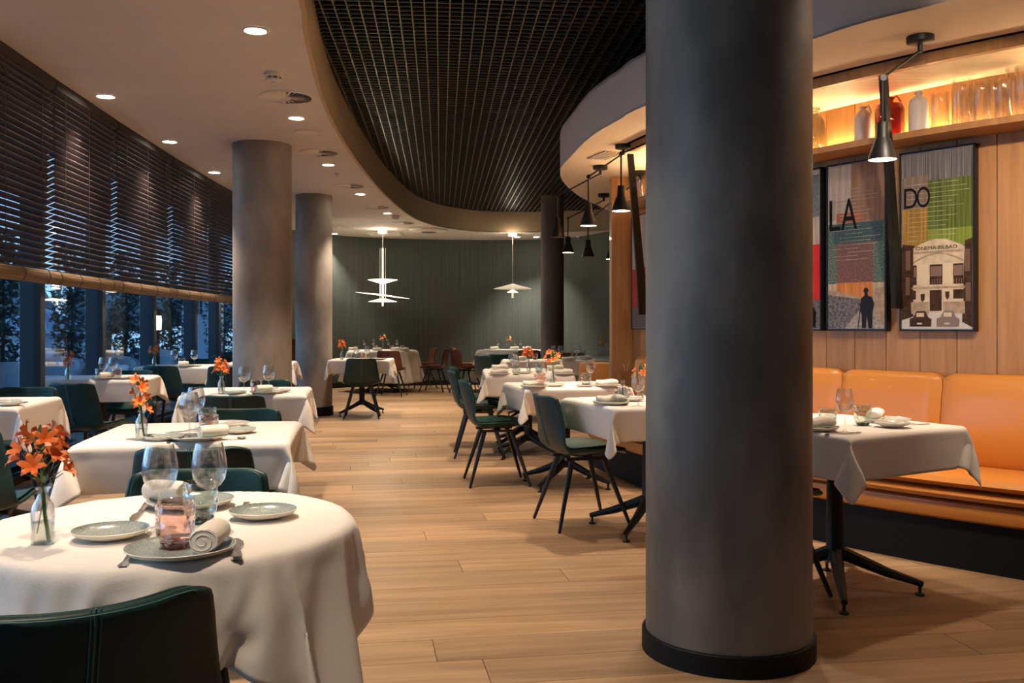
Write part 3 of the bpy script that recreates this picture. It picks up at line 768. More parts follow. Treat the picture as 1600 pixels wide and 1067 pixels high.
table('R6', (1.35, 13.7), R(5), CL_SQ, 'sq', ('white cloth on the small table by the wood pier, farthest of the bench side', 'cloth farthest along the bench side'))
table('FS', (-2.02, 12.75), R(2), CL_SQ, 'sq', ('white cloth on the small square table behind the lone green chair', 'cloth behind the lone green chair'), 3)
table('FL', (-2.39, 17.5), 0, CL_BIG, 'round', ('floor-length white cloth on round table under the tiered pendant', 'floor-length cloth under the tiered pendant'), hx=.62, hy=.62)
table('FR', (-.02, 17.6), 0, CL_BIG, 'round', ('floor-length white cloth on round table beside the dark far column', 'floor-length cloth beside the dark column'), 1, hx=.62, hy=.62)

def on(key, px, py, mg=.07):
    c, rz, hx, hy, shape = TABLES[key]
    rad = max(hx, hy) * 1.2
    z = FPX * (CAMH - CT) / (py - HOR); z = max(c.y - rad, min(c.y + rad, z)); p = Vector((AT(px, z), z)) - c
    q = Vector((p.x * math.cos(-rz) - p.y * math.sin(-rz), p.x * math.sin(-rz) + p.y * math.cos(-rz)))
    if shape == 'round':
        if q.length > hx - mg: q = q.normalized() * (hx - mg)
    else: q = Vector((max(-hx + mg, min(hx - mg, q.x)), max(-hy + mg, min(hy - mg, q.y))))
    w = Vector((q.x * math.cos(rz) - q.y * math.sin(rz), q.x * math.sin(rz) + q.y * math.cos(rz))) + c
    return Vector((w.x, w.y, CT))

# ------------------------------------------------------------------ chairs
def shell_mesh(th, m, inner=False):
    prof = [(.235, .425, .195), (.225, .442, .205), (.18, .448, .215), (.08, .438, .228), (-.02, .428, .238), (-.11, .428, .242), (-.175, .448, .240), (-.212, .495, .236), (-.232, .56, .226),
            (-.250, .63, .214), (-.268, .70, .202), (-.284, .76, .192), (-.290, .782, .184)]
    NU = 12; vs = []
    for j, (y, z, w) in enumerate(prof):
        if inner and j in (0,): z += .004
        for i in range(NU + 1):
            u = i / NU * 2 - 1; a = abs(u)
            back = max(0, min(1, (z - .46) / .15)) if y < -.1 else 0
            wing = (a ** 3) * (.050 if -.16 < y < .12 else .02) * (1 - back)
            ww = w * (1 if not inner else .93)
            x = u * ww; yy = y + back * .055 * a ** 2.2 + (0 if not inner else .001); zz = z + wing + (.010 * a * a * back if z > .75 else 0)
            if y > .15: yy -= .03 * a ** 3
            if z > .775: zz -= .020 * max(0, a - .8) / .2
            if inner:
                yy += .0; zz += .012 * (1 - back); yy += .012 * back
            vs.append((x, yy, zz))
    fs = [(j * (NU + 1) + i, j * (NU + 1) + i + 1, (j + 1) * (NU + 1) + i + 1, (j + 1) * (NU + 1) + i) for j in range(len(prof) - 1) for i in range(NU)]
    me = bpy.data.meshes.new('shell'); me.from_pydata(vs, [], fs); o = bpy.data.objects.new('tmp', me); col.objects.link(o)
    so = o.modifiers.new('t', 'SOLIDIFY'); so.thickness = th; so.offset = 0 if not inner else 0
    ss = o.modifiers.new('s', 'SUBSURF'); ss.levels = 1
    dg = bpy.context.evaluated_depsgraph_get(); me2 = bpy.data.meshes.new_from_object(o.evaluated_get(dg)); bpy.data.objects.remove(o)
    me2.materials.append(m); me2.polygons.foreach_set('use_smooth', [True] * len(me2.polygons))
    return me2
def make_chair(mo, mi, seam_m):
    t = empty('dining_chair')
    link('seat_shell', shell_mesh(.020, mo), t)
    link('seat_pad', shell_mesh(.010, mi, True), t)
    b = MB()
    for s in (-.007, .007): b.tube([(s, -.188, .455), (s, -.226, .50), (s, -.2445, .56), (s, -.262, .63), (s, -.2805, .70), (s, -.2965, .76), (s, -.299, .785)], .0012, 5)
    b.tube([(0, -.184, .452), (0, -.2235, .50), (0, -.2425, .56), (0, -.260, .63), (0, -.2785, .70), (0, -.2945, .76), (0, -.298, .785)], .0022, 5)
    obj('back_seam', b, seam_m, t)
    b = MB()
    for o_ in (.0,):
        pts = []
        for i in range(13):
            u = i / 12 * 2 - 1; a = abs(u); pts.append((u * .178, -.2995 + .055 * a ** 2.2, .782 + .010 * a * a - .020 * max(0, a - .8) / .2 - .006))
        b.tube(pts, .0014, 5)
    obj('top_stitching', b, seam_m, t)
    for sx in (-1, 1):
        for sy in (-1, 1):
            top = Vector((sx * .115, sy * .10 - .01, .408)); bot = Vector((sx * .225, sy * .225 - .005, 0.0))
            b = MB(); b.tube([top, top.lerp(bot, .12), bot + Vector((0, 0, .004)), bot], [.018, .0175, .010, .009], 8); obj('leg', b, M['leg'], t, smooth=True)
    b = MB(); b.box((0, -.01, .410), (.30, .05, .018)); b.box((-.115, -.01, .408), (.035, .28, .016)); b.box((.115, -.01, .408), (.035, .28, .016)); obj('underframe', b, M['leg'], t)
    KIDS[t] = list(t.children); return t
ch = make_chair(M['leather'], M['leather_in'], M['stitch']); cu = [False]
chb = make_chair(M['brown'], M['brown_in'], M['brown']); cbu = [False]
cht = make_chair(M['tan'], M['tan'], M['tan']); ctu = [False]
def chair_back(px, ytop, yaw, lab, proto=(0,), z=None, kind='g'):
    """back-rest top centre seen at px, ytop; yaw turns the forward (+y) direction"""
    if z is None: z = FPX * (CAMH - .785) / (ytop - HOR)
    f = Vector((-math.sin(yaw), math.cos(yaw))); p = Vector((AT(px, z), z)) + f * .285
    return chair_at(p, yaw, lab, kind)
def chair_at(p, yaw, lab, kind='g'):
    if kind == 'g': return place(ch, cu, (p[0], p[1], 0), yaw, lab, 'chair', 'green leather chairs')
    if kind == 'b': return place(chb, cbu, (p[0], p[1], 0), yaw, lab, 'chair', 'brown leather chairs')
    return place(cht, ctu, (p[0], p[1], 0), yaw, lab, 'chair')
def chair_feet(f4, lab, kind='g'):
    """pixels of rear-near, rear-far, front pair feet"""
    P = [G(*q) for q in f4]; rear = (P[0] + P[1]) / 2; fr = (P[2] + P[3]) / 2; c = (rear + fr) / 2; d = fr - rear
    return chair_at((c.x, c.y), math.atan2(-d.x, d.y), lab, kind)
chair_back(147, 945, R(36), 'dark green leather chair back nearest the camera with a centre seam', z=1.37)
chair_back(318, 730, R(185), 'green leather chair facing camera behind the front round table')
chair_back(298, 700, rowa, 'dark green chair back between the first two tables, turned from camera')
chair_back(379, 637.5, R(189), 'light green chair facing camera behind the second table')
chair_back(360, 617.5, rowa, 'dark green chair back in front of the third table')
chair_back(415, 592.5, R(189), 'green chair facing camera against the wide concrete column')
chair_back(46, 604, R(189), 'blue-lit green chair facing camera at the nearest window table')
chair_back(-88, 672, rowa, 'green chair seat edge cut by the left picture edge')
chair_back(104, 598, R(-12), 'dark green chair turned away at the middle window table')
chair_back(207, 578, R(189), 'blue-lit green chair facing camera behind middle window table')
chair_back(247, 571, R(-6), 'dark green chair turned away at the farthest window table')
chair_back(318, 560, R(189), 'small green chair facing camera at the farthest window table')
chair_back(352, 572, R(2), 'dark green chair back beside the wide column, behind orange flowers')
chair_back(350, 556.5, R(2), 'dark chair back low beside the window frame, farthest by the column', z=13.2)
chair_feet([(874, 834), (828, 810), (943, 804), (994, 824)], 'green chair standing in the aisle at the table touching the big column')
chair_feet([(733, 764), (720, 747), (817, 745), (837, 761)], 'green chair in side view at the second table left of the big column')
chair_at((1.09, 4.20), math.atan2(-.77, .64), 'dark chair mostly hidden behind the big column at orange bench table')
chair_at((-.30, 8.75), R(-86), 'leaning green chair at the long table, nearer of the pair')
chair_at((-.33, 9.55), R(-88), 'leaning green chair at the long table, farther of the pair')
chair_back(749, 553.5, R(-50), 'dark green chair half hidden behind the long table cloth', z=13.4)
chair_back(783, 551, R(8), 'small dark green chair behind the long table flowers', z=13.9)
chair_feet([(530.5, 661), (592, 661), (600, 644), (540, 645)], 'lone dark green chair facing the small square table, back to camera')
chair_back(606, 545.5, R(-5), 'brown leather chair back in front of the floor-length round table', z=15.9, kind='b')
chair_at((AT(678, 17.3), 17.3), R(80), 'brown leather chair in side view beside the green wall', 'b')
chair_at((AT(660, 18.4), 18.4), R(110), 'tan-faced brown chair tucked behind the side-view chair', 'b')
chair_at((AT(729, 17.0), 17.0), R(-60), 'brown leather chair turned away, nearer of the pair at right round table', 'b')
chair_at((AT(728, 18.2), 18.2), R(-95), 'brown leather chair, farther of the pair at right round table', 'b')
chair_back(826, 542, R(-10), 'dark brown chair back against the right round table', z=16.3, kind='b')
chair_back(893, 541, R(-5), 'very dark brown chair top in front of green wall past the dark column', z=14.7, kind='b')
chair_back(926, 566, R(-30), 'amber leather chair back between the bench-side tables', z=10.7, kind='t')

# ------------------------------------------------------------------ tableware prototypes
def proto(name, parts):
    t = empty(name)
    for nm, mb, m, sm in parts: obj(nm, mb, m, t, smooth=sm, ang=50)
    KIDS[t] = list(t.children); return t, [False]
def wineglass():
    b = MB(); b.lathe([(.0285, .183), (.033, .165), (.0375, .14), (.038, .125), (.034, .105), (.024, .090), (.010, .0815), (.004, .079), (.0005, .079)][::-1] + [(.0275, .183), (.032, .165), (.0365, .14), (.037, .125), (.033, .106), (.023, .0915), (.009, .083), (.0005, .082)], 28)
    s = MB(); s.lathe([(.004, .080), (.0032, .065), (.0032, .02), (.006, .008)], 12)
    f = MB(); f.lathe([(.006, .008), (.015, .004), (.034, .002), (.035, .001), (.034, 0), (.001, .0)], 28)
    return [('bowl', b, M['glass'], True), ('stem', s, M['glass'], True), ('foot', f, M['glass'], True)]
WG = proto('wine_glass', wineglass())
def tumbler(m, base):
    fl = lambda a, j: 1 + .030 * math.sin(9 * a + j * 1.7) * (1 if 0 < j < 7 else 0) * (1 if j < 8 else 0)
    b = MB(); b.lathe([(.024, .006), (.031, .014), (.035, .028), (.0365, .045), (.037, .062), (.0375, .080), (.037, .090)] + [(.001, .012), (.026, .014), (.031, .028), (.033, .045), (.0335, .062), (.0342, .080), (.0348, .090)][::-1], 36, f=fl)
    s = MB(); s.lathe([(.001, 0), (.022, 0), (.026, .004), (.030, .012), (.001, .0125)], 36)
    r = MB(); r.lathe([(.036, .0895), (.0375, .091), (.036, .0915), (.0342, .0905)], 36)
    return [('bowl', b, m, True), ('thick_base', s, base, True), ('rim', r, m, True)]
M['pinkbase'] = thin_glass('pink_base', (.55, .33, .30), 1.0, ior=1.7, bump=(80, 1.0))
M['greybase'] = thin_glass('smoke_base', (.10, .16, .14), 1.0, ior=1.6, bump=(80, 1.0))
TP = proto('tumbler', tumbler(M['pink'], M['pinkbase'])); TG = proto('tumbler', tumbler(M['greyg'], M['greybase']))
def plate(rad, gl):
    k = rad / .1
    b = MB(); b.lathe([(.001, .0), (.055 * k, .0), (.060 * k, .004), (.092 * k, .012), (rad, .019), (rad + .0008, .0205), (rad - .001, .0212)], 48)
    g = MB(); g.lathe([(rad - .001, .0212), (.094 * k, .0165), (.07 * k, .0085), (.001, .0075)], 48)
    return [('body', b, M['ceram'], True), ('glaze', g, gl, True)]
PLG = proto('dinner_plate', plate(.102, M['glaze'])); PSG = proto('side_plate', plate(.076, M['glaze']))
PLW = proto('dinner_plate', plate(.102, M['glaze_w'])); PSW = proto('side_plate', plate(.076, M['glaze_w']))
def napkin_roll():
    rings = []; n = 8
    for j in range(n + 1):
        y = lerp(-.052, .052, j / n); ring_ = []
        e = 1 - .10 * (abs(2 * j / n - 1) ** 6)
        for i in range(16):
            a = 2 * PI * i / 16; ring_.append((.030 * e * math.cos(a) * (1 + .12 * math.cos(a - .7)), y, .022 + .020 * e * math.sin(a) * (1 + .1 * math.sin(2 * a))))
        rings.append(ring_)
    b = MB(); b.loft(rings)
    ends = []
    # the rolled ends: a spiral edge standing slightly proud
    for ye in (-.0525, .0525):
        s = MB(); ends.append(('rolled_end', s, M['napkin'], True)); pr = []
        for i in range(34):
            a = i * .42; rr = 1 - i / 40; pr.append((.028 * rr * math.cos(a), ye, .022 + .019 * rr * math.sin(a)))
        s.tube(pr, .0012, 4)
    return [('roll', b, M['napkin'], True)] + ends
NR = proto('rolled_napkin', napkin_roll())
def napkin_flat():
    b = MB(); rings = []
    for j in range(13):
        x = lerp(-.088, .088, j / 12); e = 1 - .35 * (abs(2 * j / 12 - 1) ** 8); rings.append([(x, .034 * e * math.cos(2 * PI * i / 14), .017 + .015 * e * math.sin(2 * PI * i / 14) + .003 * math.sin(x * 40)) for i in range(14)])
    b.loft(rings)
    s = MB(); s.loft([[(x, -.036 + dy, z) for dy, z in ((0, .004), (.012, .003), (.012, .006), (0, .007))] for x in (-.086, 0, .086)])
    return [('fold', b, M['napkin'], True), ('hem', s, M['napkin'], False)]
NF = proto('folded_napkin', napkin_flat())
def strip_tool(outline, z, th):
    b = MB(); L_ = [(w, y) for y, w in outline] + [(-w, y) for y, w in reversed(outline)]; b.prism(L_, z, z + th); return b
def fork():
    h = strip_tool([(-.10, .006), (-.096, .009), (-.085, .009), (-.05, .0045), (.02, .0035), (.045, .006), (.055, .012), (.066, .012)], .002, .0022)
    parts = [('handle', h, M['steel'], True)]
    for i in range(4):
        t = MB(); x = -.0098 + i * .0065; t.tube([(x, .064, .003), (x, .085, .001 + .002), (x, .103, .006)], [.0017, .0015, .0008], 5); parts.append(('tine', t, M['steel'], True))
    return parts
def knife():
    h = strip_tool([(-.11, .005), (-.105, .009), (-.08, .0085), (-.03, .005), (.0, .005)], .001, .005)
    b = MB(); b.prism([(-.006, 0), (.006, 0), (.0115, .03), (.010, .07), (.002, .105), (-.006, .11)], .002, .0035)
    return [('handle', h, M['steel'], True), ('blade', b, M['steel'], False)]
def spoon():
    h = strip_tool([(-.09, .006), (-.085, .008), (-.05, .004), (.03, .003), (.045, .004)], .002, .0022)
    b = MB(); b.lathe([(.001, .001), (.010, .002), (.0185, .006), (.0195, .0075), (.018, .0065), (.001, .0025)], 20); b.v = [(x, y * 1.45 + .068, z) for x, y, z in b.v]
    return [('handle', h, M['steel'], True), ('spoon_bowl', b, M['steel'], True)]
FK = proto('fork', fork()); KN = proto('knife', knife()); SP = proto('spoon', spoon())

def flower_vase(loc, lab, kind='lily', rz=0.0, hgt=.25, s=1.0, seed=0):
    rnd = random.Random(seed)
    t = empty('bud_vase', loc, rz, lab, 'vase', 'small glass bud vases with flowers')
    b = MB(); pr = [(.001, .0015), (.0215, .0015), (.0225, .006), (.0225, .066), (.020, .078), (.012, .092), (.0105, .100), (.0105, .108), (.014, .113), (.015, .115)]
    b.lathe(pr + [(.0135, .1152)] + [(max(.001, r - .0015), z + .002) for r, z in pr[:-1]][::-1], 24); obj('bottle', b, M['glass'], t, smooth=True)
    b = MB(); b.lathe([(.001, .004), (.0205, .004), (.0205, .045), (.001, .045)], 20); obj('water', b, M['water'], t, smooth=True)
    if kind == 'twig':
        b = MB()
        for i in range(5):
            a = rnd.uniform(0, 6.28); e = rnd.uniform(.04, .09); pts = [(0, 0, .02), (.006 * math.cos(a), .006 * math.sin(a), .11), (e * .5 * math.cos(a), e * .5 * math.sin(a), .17), (e * math.cos(a + .4), e * math.sin(a + .4), hgt * rnd.uniform(.8, 1))]
            b.tube(pts, [.0022, .002, .0015, .0008], 5)
            q = Vector(pts[2]); b.tube([q, q + Vector((rnd.uniform(-.03, .03), rnd.uniform(-.03, .03), .035))], [.0012, .0006], 5)
        obj('twigs', b, M['twig'], t); return t
    # main stem through the neck
    b = MB(); tip = Vector((rnd.uniform(-.012, .012) * s, rnd.uniform(-.01, .01), hgt * .80))
    b.tube([(.012, .0, .006), (.004, 0, .06), (0, 0, .11), (tip.x * .5, tip.y * .5, hgt * .62), tip], [.0042, .004, .0036, .003, .0018], 7)
    b.tube([(-.014, .004, .02), (-.002, 0, .075)], .0012, 5)
    stems = obj('stem', b, M['stem'], t, smooth=True)
    n = 13 if kind == 'lily' else 8 if kind != 'yellow' else 6
    for i in range(n):
        a = i * 2.4 + rnd.uniform(-.3, .3); hh = hgt * (.60 + .34 * i / n); rr = (.045 - .020 * i / n) * s * rnd.uniform(.85, 1.15)
        if kind == 'spike': rr *= .62; hh = hgt * (.45 + .5 * i / n)
        c = Vector((tip.x * .7 + rr * math.cos(a), tip.y * .7 + rr * math.sin(a), hh))
        b = MB(); b.tube([(tip.x * .5, tip.y * .5, hh - .035), c - Vector((0, 0, .006))], [.0014, .001], 5); obj('stalk', b, M['stem'], t)
        f = MB(); axis = Vector((math.cos(a), math.sin(a), .65)).normalized(); u = axis.cross(Vector((0, 0, 1))).normalized(); v = axis.cross(u)
        for k in range(6):
            th = 2 * PI * k / 6 + i; dr = (u * math.cos(th) + v * math.sin(th)); w = axis.cross(dr) * .0065
            p0 = c; p1 = c + dr * .010 + axis * .010; p2 = c + dr * .021 + axis * .016; p3 = c + dr * .029 + axis * .013
            f.add([p0, p1 - w, p1 + w, p2 - w * .9, p2 + w * .9, p3, p1 + axis * .0015, p2 + axis * .001], [(0, 1, 6), (0, 6, 2), (1, 3, 7, 6), (6, 7, 4, 2), (3, 5, 7), (7, 5, 4)])
        obj('blossom', f, M['petal2'] if (kind == 'yellow' and i % 2) or (kind == 'mixed' and i % 3 == 0) else M['petal'], t, smooth=True)
    b = MB(); c = tip + Vector((0, 0, .014)); b.lathe([(.001, -.02), (.010, -.008), (.011, .004), (.006, .018), (.001, .030)], 10, c)
    obj('bud', b, M['leaf'], t, smooth=True)
    b = MB()
    for i in range(3):
        a = 1 + i * 2.1; p0 = Vector((0, 0, hgt * .5)); d_ = Vector((math.cos(a), math.sin(a), .5)); p1 = p0 + d_ * .022; p2 = p0 + d_ * .045; w = Vector((-math.sin(a), math.cos(a), 0)) * .005
        b.add([p0, p1 - w, p1 + w, p2], [(0, 1, 3), (0, 3, 2)])
    obj('leaf', b, M['stem'], t)
    if kind == 'spike' or seed % 3 == 1:
        b = MB()
        for i in range(2):
            a = 2.9 + i; b.tube([(0, 0, .11), (.02 * math.cos(a), .02 * math.sin(a), hgt * .6), (.05 * math.cos(a), .05 * math.sin(a), hgt * .92)], [.0014, .0012, .0006], 5)
        obj('twig', b, M['twig'], t)
    return t

def put(P, key, px, py, lab, cat, grp, rz=None, dz=0.0, scale=None):
    if P is NF: scale = (.92, 1.0, 1.4)
    p = on(key, px, py); p.z += dz
    return place(P[0], P[1], p, random.uniform(0, 6.28) if rz is None else rz, lab, cat, grp, scale)
def lay(P, key, a, b_, lab, cat, L0=.21):
    """a = pixel of the business end, b_ = pixel of the handle end"""
    p, q = on(key, *a, .005), on(key, *b_, .005); d = p - q; m_ = (p + q) / 2; k = d.length / L0
    return place(P[0], P[1], m_, math.atan2(-d.x, d.y), lab, cat, gC, (1.15, max(.8, min(1.15, k)), 1.3))
gW, gT, gP, gN, gC = 'wine glasses on the set tables', 'ribbed tumblers on the set tables', 'stoneware plates on the set tables', 'linen napkins on the set tables', 'cutlery on the set tables'
PLZ = .0085
# front round table
put(PLG, 'F', 282, 868, 'large speckled green plate under the pink tumbler and rolled napkin', 'plate', gP)
put(PSG, 'F', 173, 841, 'small speckled green plate beside the fork on the front table', 'plate', gP)
put(PSG, 'F', 411, 809, 'small speckled green plate at the far right of the front table', 'plate', gP)
put(PLG, 'F', 298, 792, 'large green plate at the far side of the front table behind glasses', 'plate', gP)
place(TP[0], TP[1], G(275, 857, CT + .03) * Vector((1, 1, 0)) .normalized() if False else Vector((*on('F', 274, 862).xy, CT + PLZ)), .3, 'pink ribbed tumbler standing on the nearest plate', 'tumbler', gT)
put(TG, 'F', 313, 816, 'smoky green tumbler behind the front wine glass', 'tumbler', gT)
put(WG, 'F', 250, 826, 'wine glass on front table behind the pink tumbler', 'wine glass', gW)
put(WG, 'F', 327, 822, 'wine glass on front table before the smoky tumbler', 'wine glass', gW)
o = put(NR, 'F', 327, 866, 'rolled white napkin on the nearest large plate', 'napkin', gN, R(4), PLZ); o.scale = (1.0, 1.0, 1.25)
put(NR, 'F', 259, 790, 'rolled white napkin on the far plate of the front table', 'napkin', gN, R(70), PLZ)
lay(FK, 'F', (209, 858), (180, 901), 'steel fork beside the small plate on the front table', 'fork')
lay(KN, 'F', (371, 846), (391, 884), 'steel knife beside the rolled napkin on the front table', 'knife')
lay(KN, 'F', (205, 818), (233, 789), 'steel knife pointing at camera on far side of front table', 'knife')
put(SP, 'F', 380, 792, 'steel spoon beyond the small right plate on the front table', 'spoon', gC, R(185), scale=(1, .5, 1))
flower_vase(on('F', 67, 850), 'bud vase with bright orange lilies on the front round table', 'lily', 0, .245, 1.0, 1)
# second table
put(PSG, 'T2', 255, 688, 'small plate beside the vase on the second table', 'plate', gP)
put(PLG, 'T2', 301, 694, 'large plate under rolled napkin on the second table', 'plate', gP)
put(PSG, 'T2', 371, 677, 'small plate nearest the aisle on the second table', 'plate', gP)
put(PLW, 'T2', 352, 667, 'pale large plate at the far side of the second table', 'plate', gP)
put(TP, 'T2', 326, 684, 'pink tumbler behind the napkin on the second table', 'tumbler', gT)
put(TG, 'T2', 324, 670, 'clear smoky tumbler behind the pink one, second table', 'tumbler', gT)
put(WG, 'T2', 296, 686, 'nearer wine glass on the second table', 'wine glass', gW)
put(WG, 'T2', 306, 673, 'farther wine glass on the second table', 'wine glass', gW)
put(NR, 'T2', 328, 692, 'rolled napkin on the near plate of the second table', 'napkin', gN, R(-50), PLZ)
put(FK, 'T2', 257, 698, 'fork at the near edge of the second table', 'fork', gC, R(8), scale=(1, .7, 1))
put(SP, 'T2', 352, 696, 'spoon at the near edge of the second table', 'spoon', gC, R(-40), scale=(1, .7, 1))
put(KN, 'T2', 290, 675, 'knife by the glasses on the second table', 'knife', gC, R(130))
flower_vase(on('T2', 221, 688), 'bud vase with tall orange flower spike on the second table', 'spike', 0, .26, 1.0, 4)
# third table
put(PLG, 'T3', 411, 619, 'large plate with napkin on the third table', 'plate', gP)
put(PSW, 'T3', 437, 613, 'small plate nearest the aisle on the third table', 'plate', gP)
put(PSW, 'T3', 418, 610, 'small plate at far side of the third table', 'plate', gP)
put(PSG, 'T3', 366, 617, 'small plate beside the vase on the third table', 'plate', gP)
put(TP, 'T3', 399, 617, 'pink tumbler on the third table', 'tumbler', gT)
put(WG, 'T3', 380, 617, 'wine glass nearer the vase on the third table', 'wine glass', gW)
put(WG, 'T3', 420, 614, 'wine glass nearer the aisle on the third table', 'wine glass', gW)
put(NR, 'T3', 409, 618, 'rolled napkin on the third table', 'napkin', gN, R(-50), PLZ)
put(SP, 'T3', 427, 622, 'spoon at the near corner of the third table', 'spoon', gC, R(-30), scale=(1, .7, 1))
flower_vase(on('T3', 346, 616), 'bud vase with orange bloom on the third table', 'lily', 1, .235, .75, 5)
# window tables
put(PSG, 'W1', 44, 634, 'small plate near the corner of the nearest window table', 'plate', gP)
put(PSW, 'W1', 12, 631, 'small pale plate at the left picture edge', 'plate', gP)
put(SP, 'W1', 30, 630, 'spoon between two plates on the nearest window table', 'spoon', gC, R(-60))
put(PSW, 'W2', 188, 595, 'small plate at far side of the middle window table', 'plate', gP)
put(PSG, 'W2', 178, 598, 'small green plate nearer the glasses, middle window table', 'plate', gP)
put(PLW, 'W2', 155, 602, 'large plate with napkin on the middle window table', 'plate', gP)
put(NR, 'W2', 157, 602, 'rolled napkin on the middle window table', 'napkin', gN, R(-50), PLZ)
put(TG, 'W2', 148, 598, 'smoky tumbler on the middle window table', 'tumbler', gT)
put(TP, 'W2', 174, 597, 'pink tumbler on the middle window table', 'tumbler', gT)
put(WG, 'W2', 153, 597, 'wine glass nearer the window on the middle window table', 'wine glass', gW)
put(WG, 'W2', 168, 602, 'wine glass nearer the aisle on the middle window table', 'wine glass', gW)
flower_vase(on('W2', 99, 597), 'bud vase with wilting red-orange flower on middle window table', 'spike', 2, .24, .9, 7)
put(PLW, 'W3', 284, 576, 'large plate with napkin on the farthest window table', 'plate', gP)
put(NR, 'W3', 281, 575, 'rolled napkin on the farthest window table', 'napkin', gN, R(-60), PLZ)
put(PSW, 'W3', 305, 573, 'small plate on the farthest window table', 'plate', gP)
put(TP, 'W3', 284, 572, 'pink tumbler on the farthest window table', 'tumbler', gT)
put(WG, 'W3', 272, 573, 'wine glass nearer the window on the farthest window table', 'wine glass', gW)
put(WG, 'W3', 298, 575, 'wine glass nearer the column on the farthest window table', 'wine glass', gW)
flower_vase(on('W3', 241, 573), 'bud vase with orange flower on the farthest window table', 'mixed', 2, .24, .9, 8)
# bench table right of the big column
put(PLW, 'R1', 1386, 660, 'large grey plate under folded napkin at the orange bench', 'plate', gP)
put(PSW, 'R1', 1394, 668, 'small grey plate overlapping its larger plate at the orange bench', 'plate', gP, dz=.004)
put(PLW, 'R1', 1262, 674, 'grey plate half hidden behind the big column edge', 'plate', gP)
put(NF, 'R1', 1368, 657, 'folded napkin on the plate at the orange bench', 'napkin', gN, R(60), PLZ)
put(NF, 'R1', 1262, 675, 'folded napkin emerging from behind the big column', 'napkin', gN, R(20), PLZ + .006)
put(TG, 'R1', 1293, 671, 'smoky tumbler next to the big column on the bench table', 'tumbler', gT)
put(TG, 'R1', 1348, 665, 'smoky tumbler beside the stacked grey plates', 'tumbler', gT)
put(WG, 'R1', 1320, 676, 'wine glass between two smoky tumblers at the orange bench', 'wine glass', gW)
put(FK, 'R1', 1296, 682, 'fork lying at the near edge of the bench table', 'fork', gC, R(-75))
put(KN, 'R1', 1430, 664, 'knife at bench side of the table right of column', 'knife', gC, R(-70))
# R2
put(PLG, 'R2', 938, 633, 'plate with napkin nearest the aisle at the table touching the column', 'plate', gP)
put(NF, 'R2', 940, 633, 'long folded napkin on the table touching the big column', 'napkin', gN, R(12), PLZ + .003)
put(TG, 'R2', 973, 633, 'large smoky tumbler on the table touching the big column', 'tumbler', gT, scale=(1.15, 1.15, 1.1))
put(WG, 'R2', 997, 635, 'wine glass against the big column edge', 'wine glass', gW)
put(PSG, 'R2', 987, 627, 'small plate behind the glass beside the big column', 'plate', gP)
put(FK, 'R2', 911, 631, 'fork beside the napkin, table touching the big column', 'fork', gC, R(10))
flower_vase(on('R2', 973, 624), 'bud vase with bare twisting twigs beside the big column', 'twig', 0, .26, 1, 9)
flower_vase(on('R2', 1001, 624), 'bud vase with yellow-green flower beside the big column', 'yellow', 0, .215, .8, 10)
# R3
put(PLG, 'R3', 823, 608, 'plate with napkin at aisle corner, second table past the column', 'plate', gP)
put(NF, 'R3', 824, 608, 'folded napkin at aisle corner, second table past the column', 'napkin', gN, R(5), PLZ + .003)
put(TP, 'R3', 849, 608, 'pinkish tumbler behind a wine glass, second table past the column', 'tumbler', gT, scale=(1.15, 1.15, 1.1))
put(WG, 'R3', 852, 608, 'wine glass in front of the orange bouquet', 'wine glass', gW)
put(PSG, 'R3', 867, 604, 'small plate under the orange bouquet', 'plate', gP)
put(TG, 'R3', 916, 604, 'smoky tumbler on a plate, second table past the column', 'tumbler', gT, dz=.008)
put(PSG, 'R3', 914, 605, 'small plate under the smoky tumbler', 'plate', gP)
put(PLG, 'R3', 949, 605, 'plate with napkin at bench side, second table past column', 'plate', gP)
put(NF, 'R3', 949, 605, 'folded napkin at bench side, second table past column', 'napkin', gN, R(5), PLZ + .003)
put(WG, 'R3', 923, 599, 'wine glass behind the tumbler, second table past column', 'wine glass', gW)
flower_vase(on('R3', 864, 602), 'bud vase with big orange and yellow bouquet on second bench table', 'mixed', 0, .27, 1.3, 12)
# R4 (long)
for i, (px, py) in enumerate(((781, 588), (781, 578), (885, 589), (876, 579))):
    w = ('near aisle', 'far aisle', 'near bench', 'far bench')[i]
    put(PLW, 'R4', px, py, 'plate under folded napkin at the %s seat of the long table' % w, 'plate', gP)
    put(NF, 'R4', px, py, 'folded napkin at the %s seat of the long table' % w, 'napkin', gN, 0, PLZ + .003)
put(TG, 'R4', 807, 587, 'smoky tumbler by the near aisle seat, long table', 'tumbler', gT)
put(TG, 'R4', 842, 583, 'smoky tumbler in the middle of the long table', 'tumbler', gT)
put(WG, 'R4', 805, 586, 'nearer wine glass at the aisle side, long table', 'wine glass', gW)
put(WG, 'R4', 800, 579, 'farther wine glass at the aisle side, long table', 'wine glass', gW)
put(PSW, 'R4', 819, 584, 'small plate in the middle of the long table', 'plate', gP)
flower_vase(on('R4', 826, 580), 'bud vase with orange flower on the long table', 'lily', 0, .24, .9, 14)
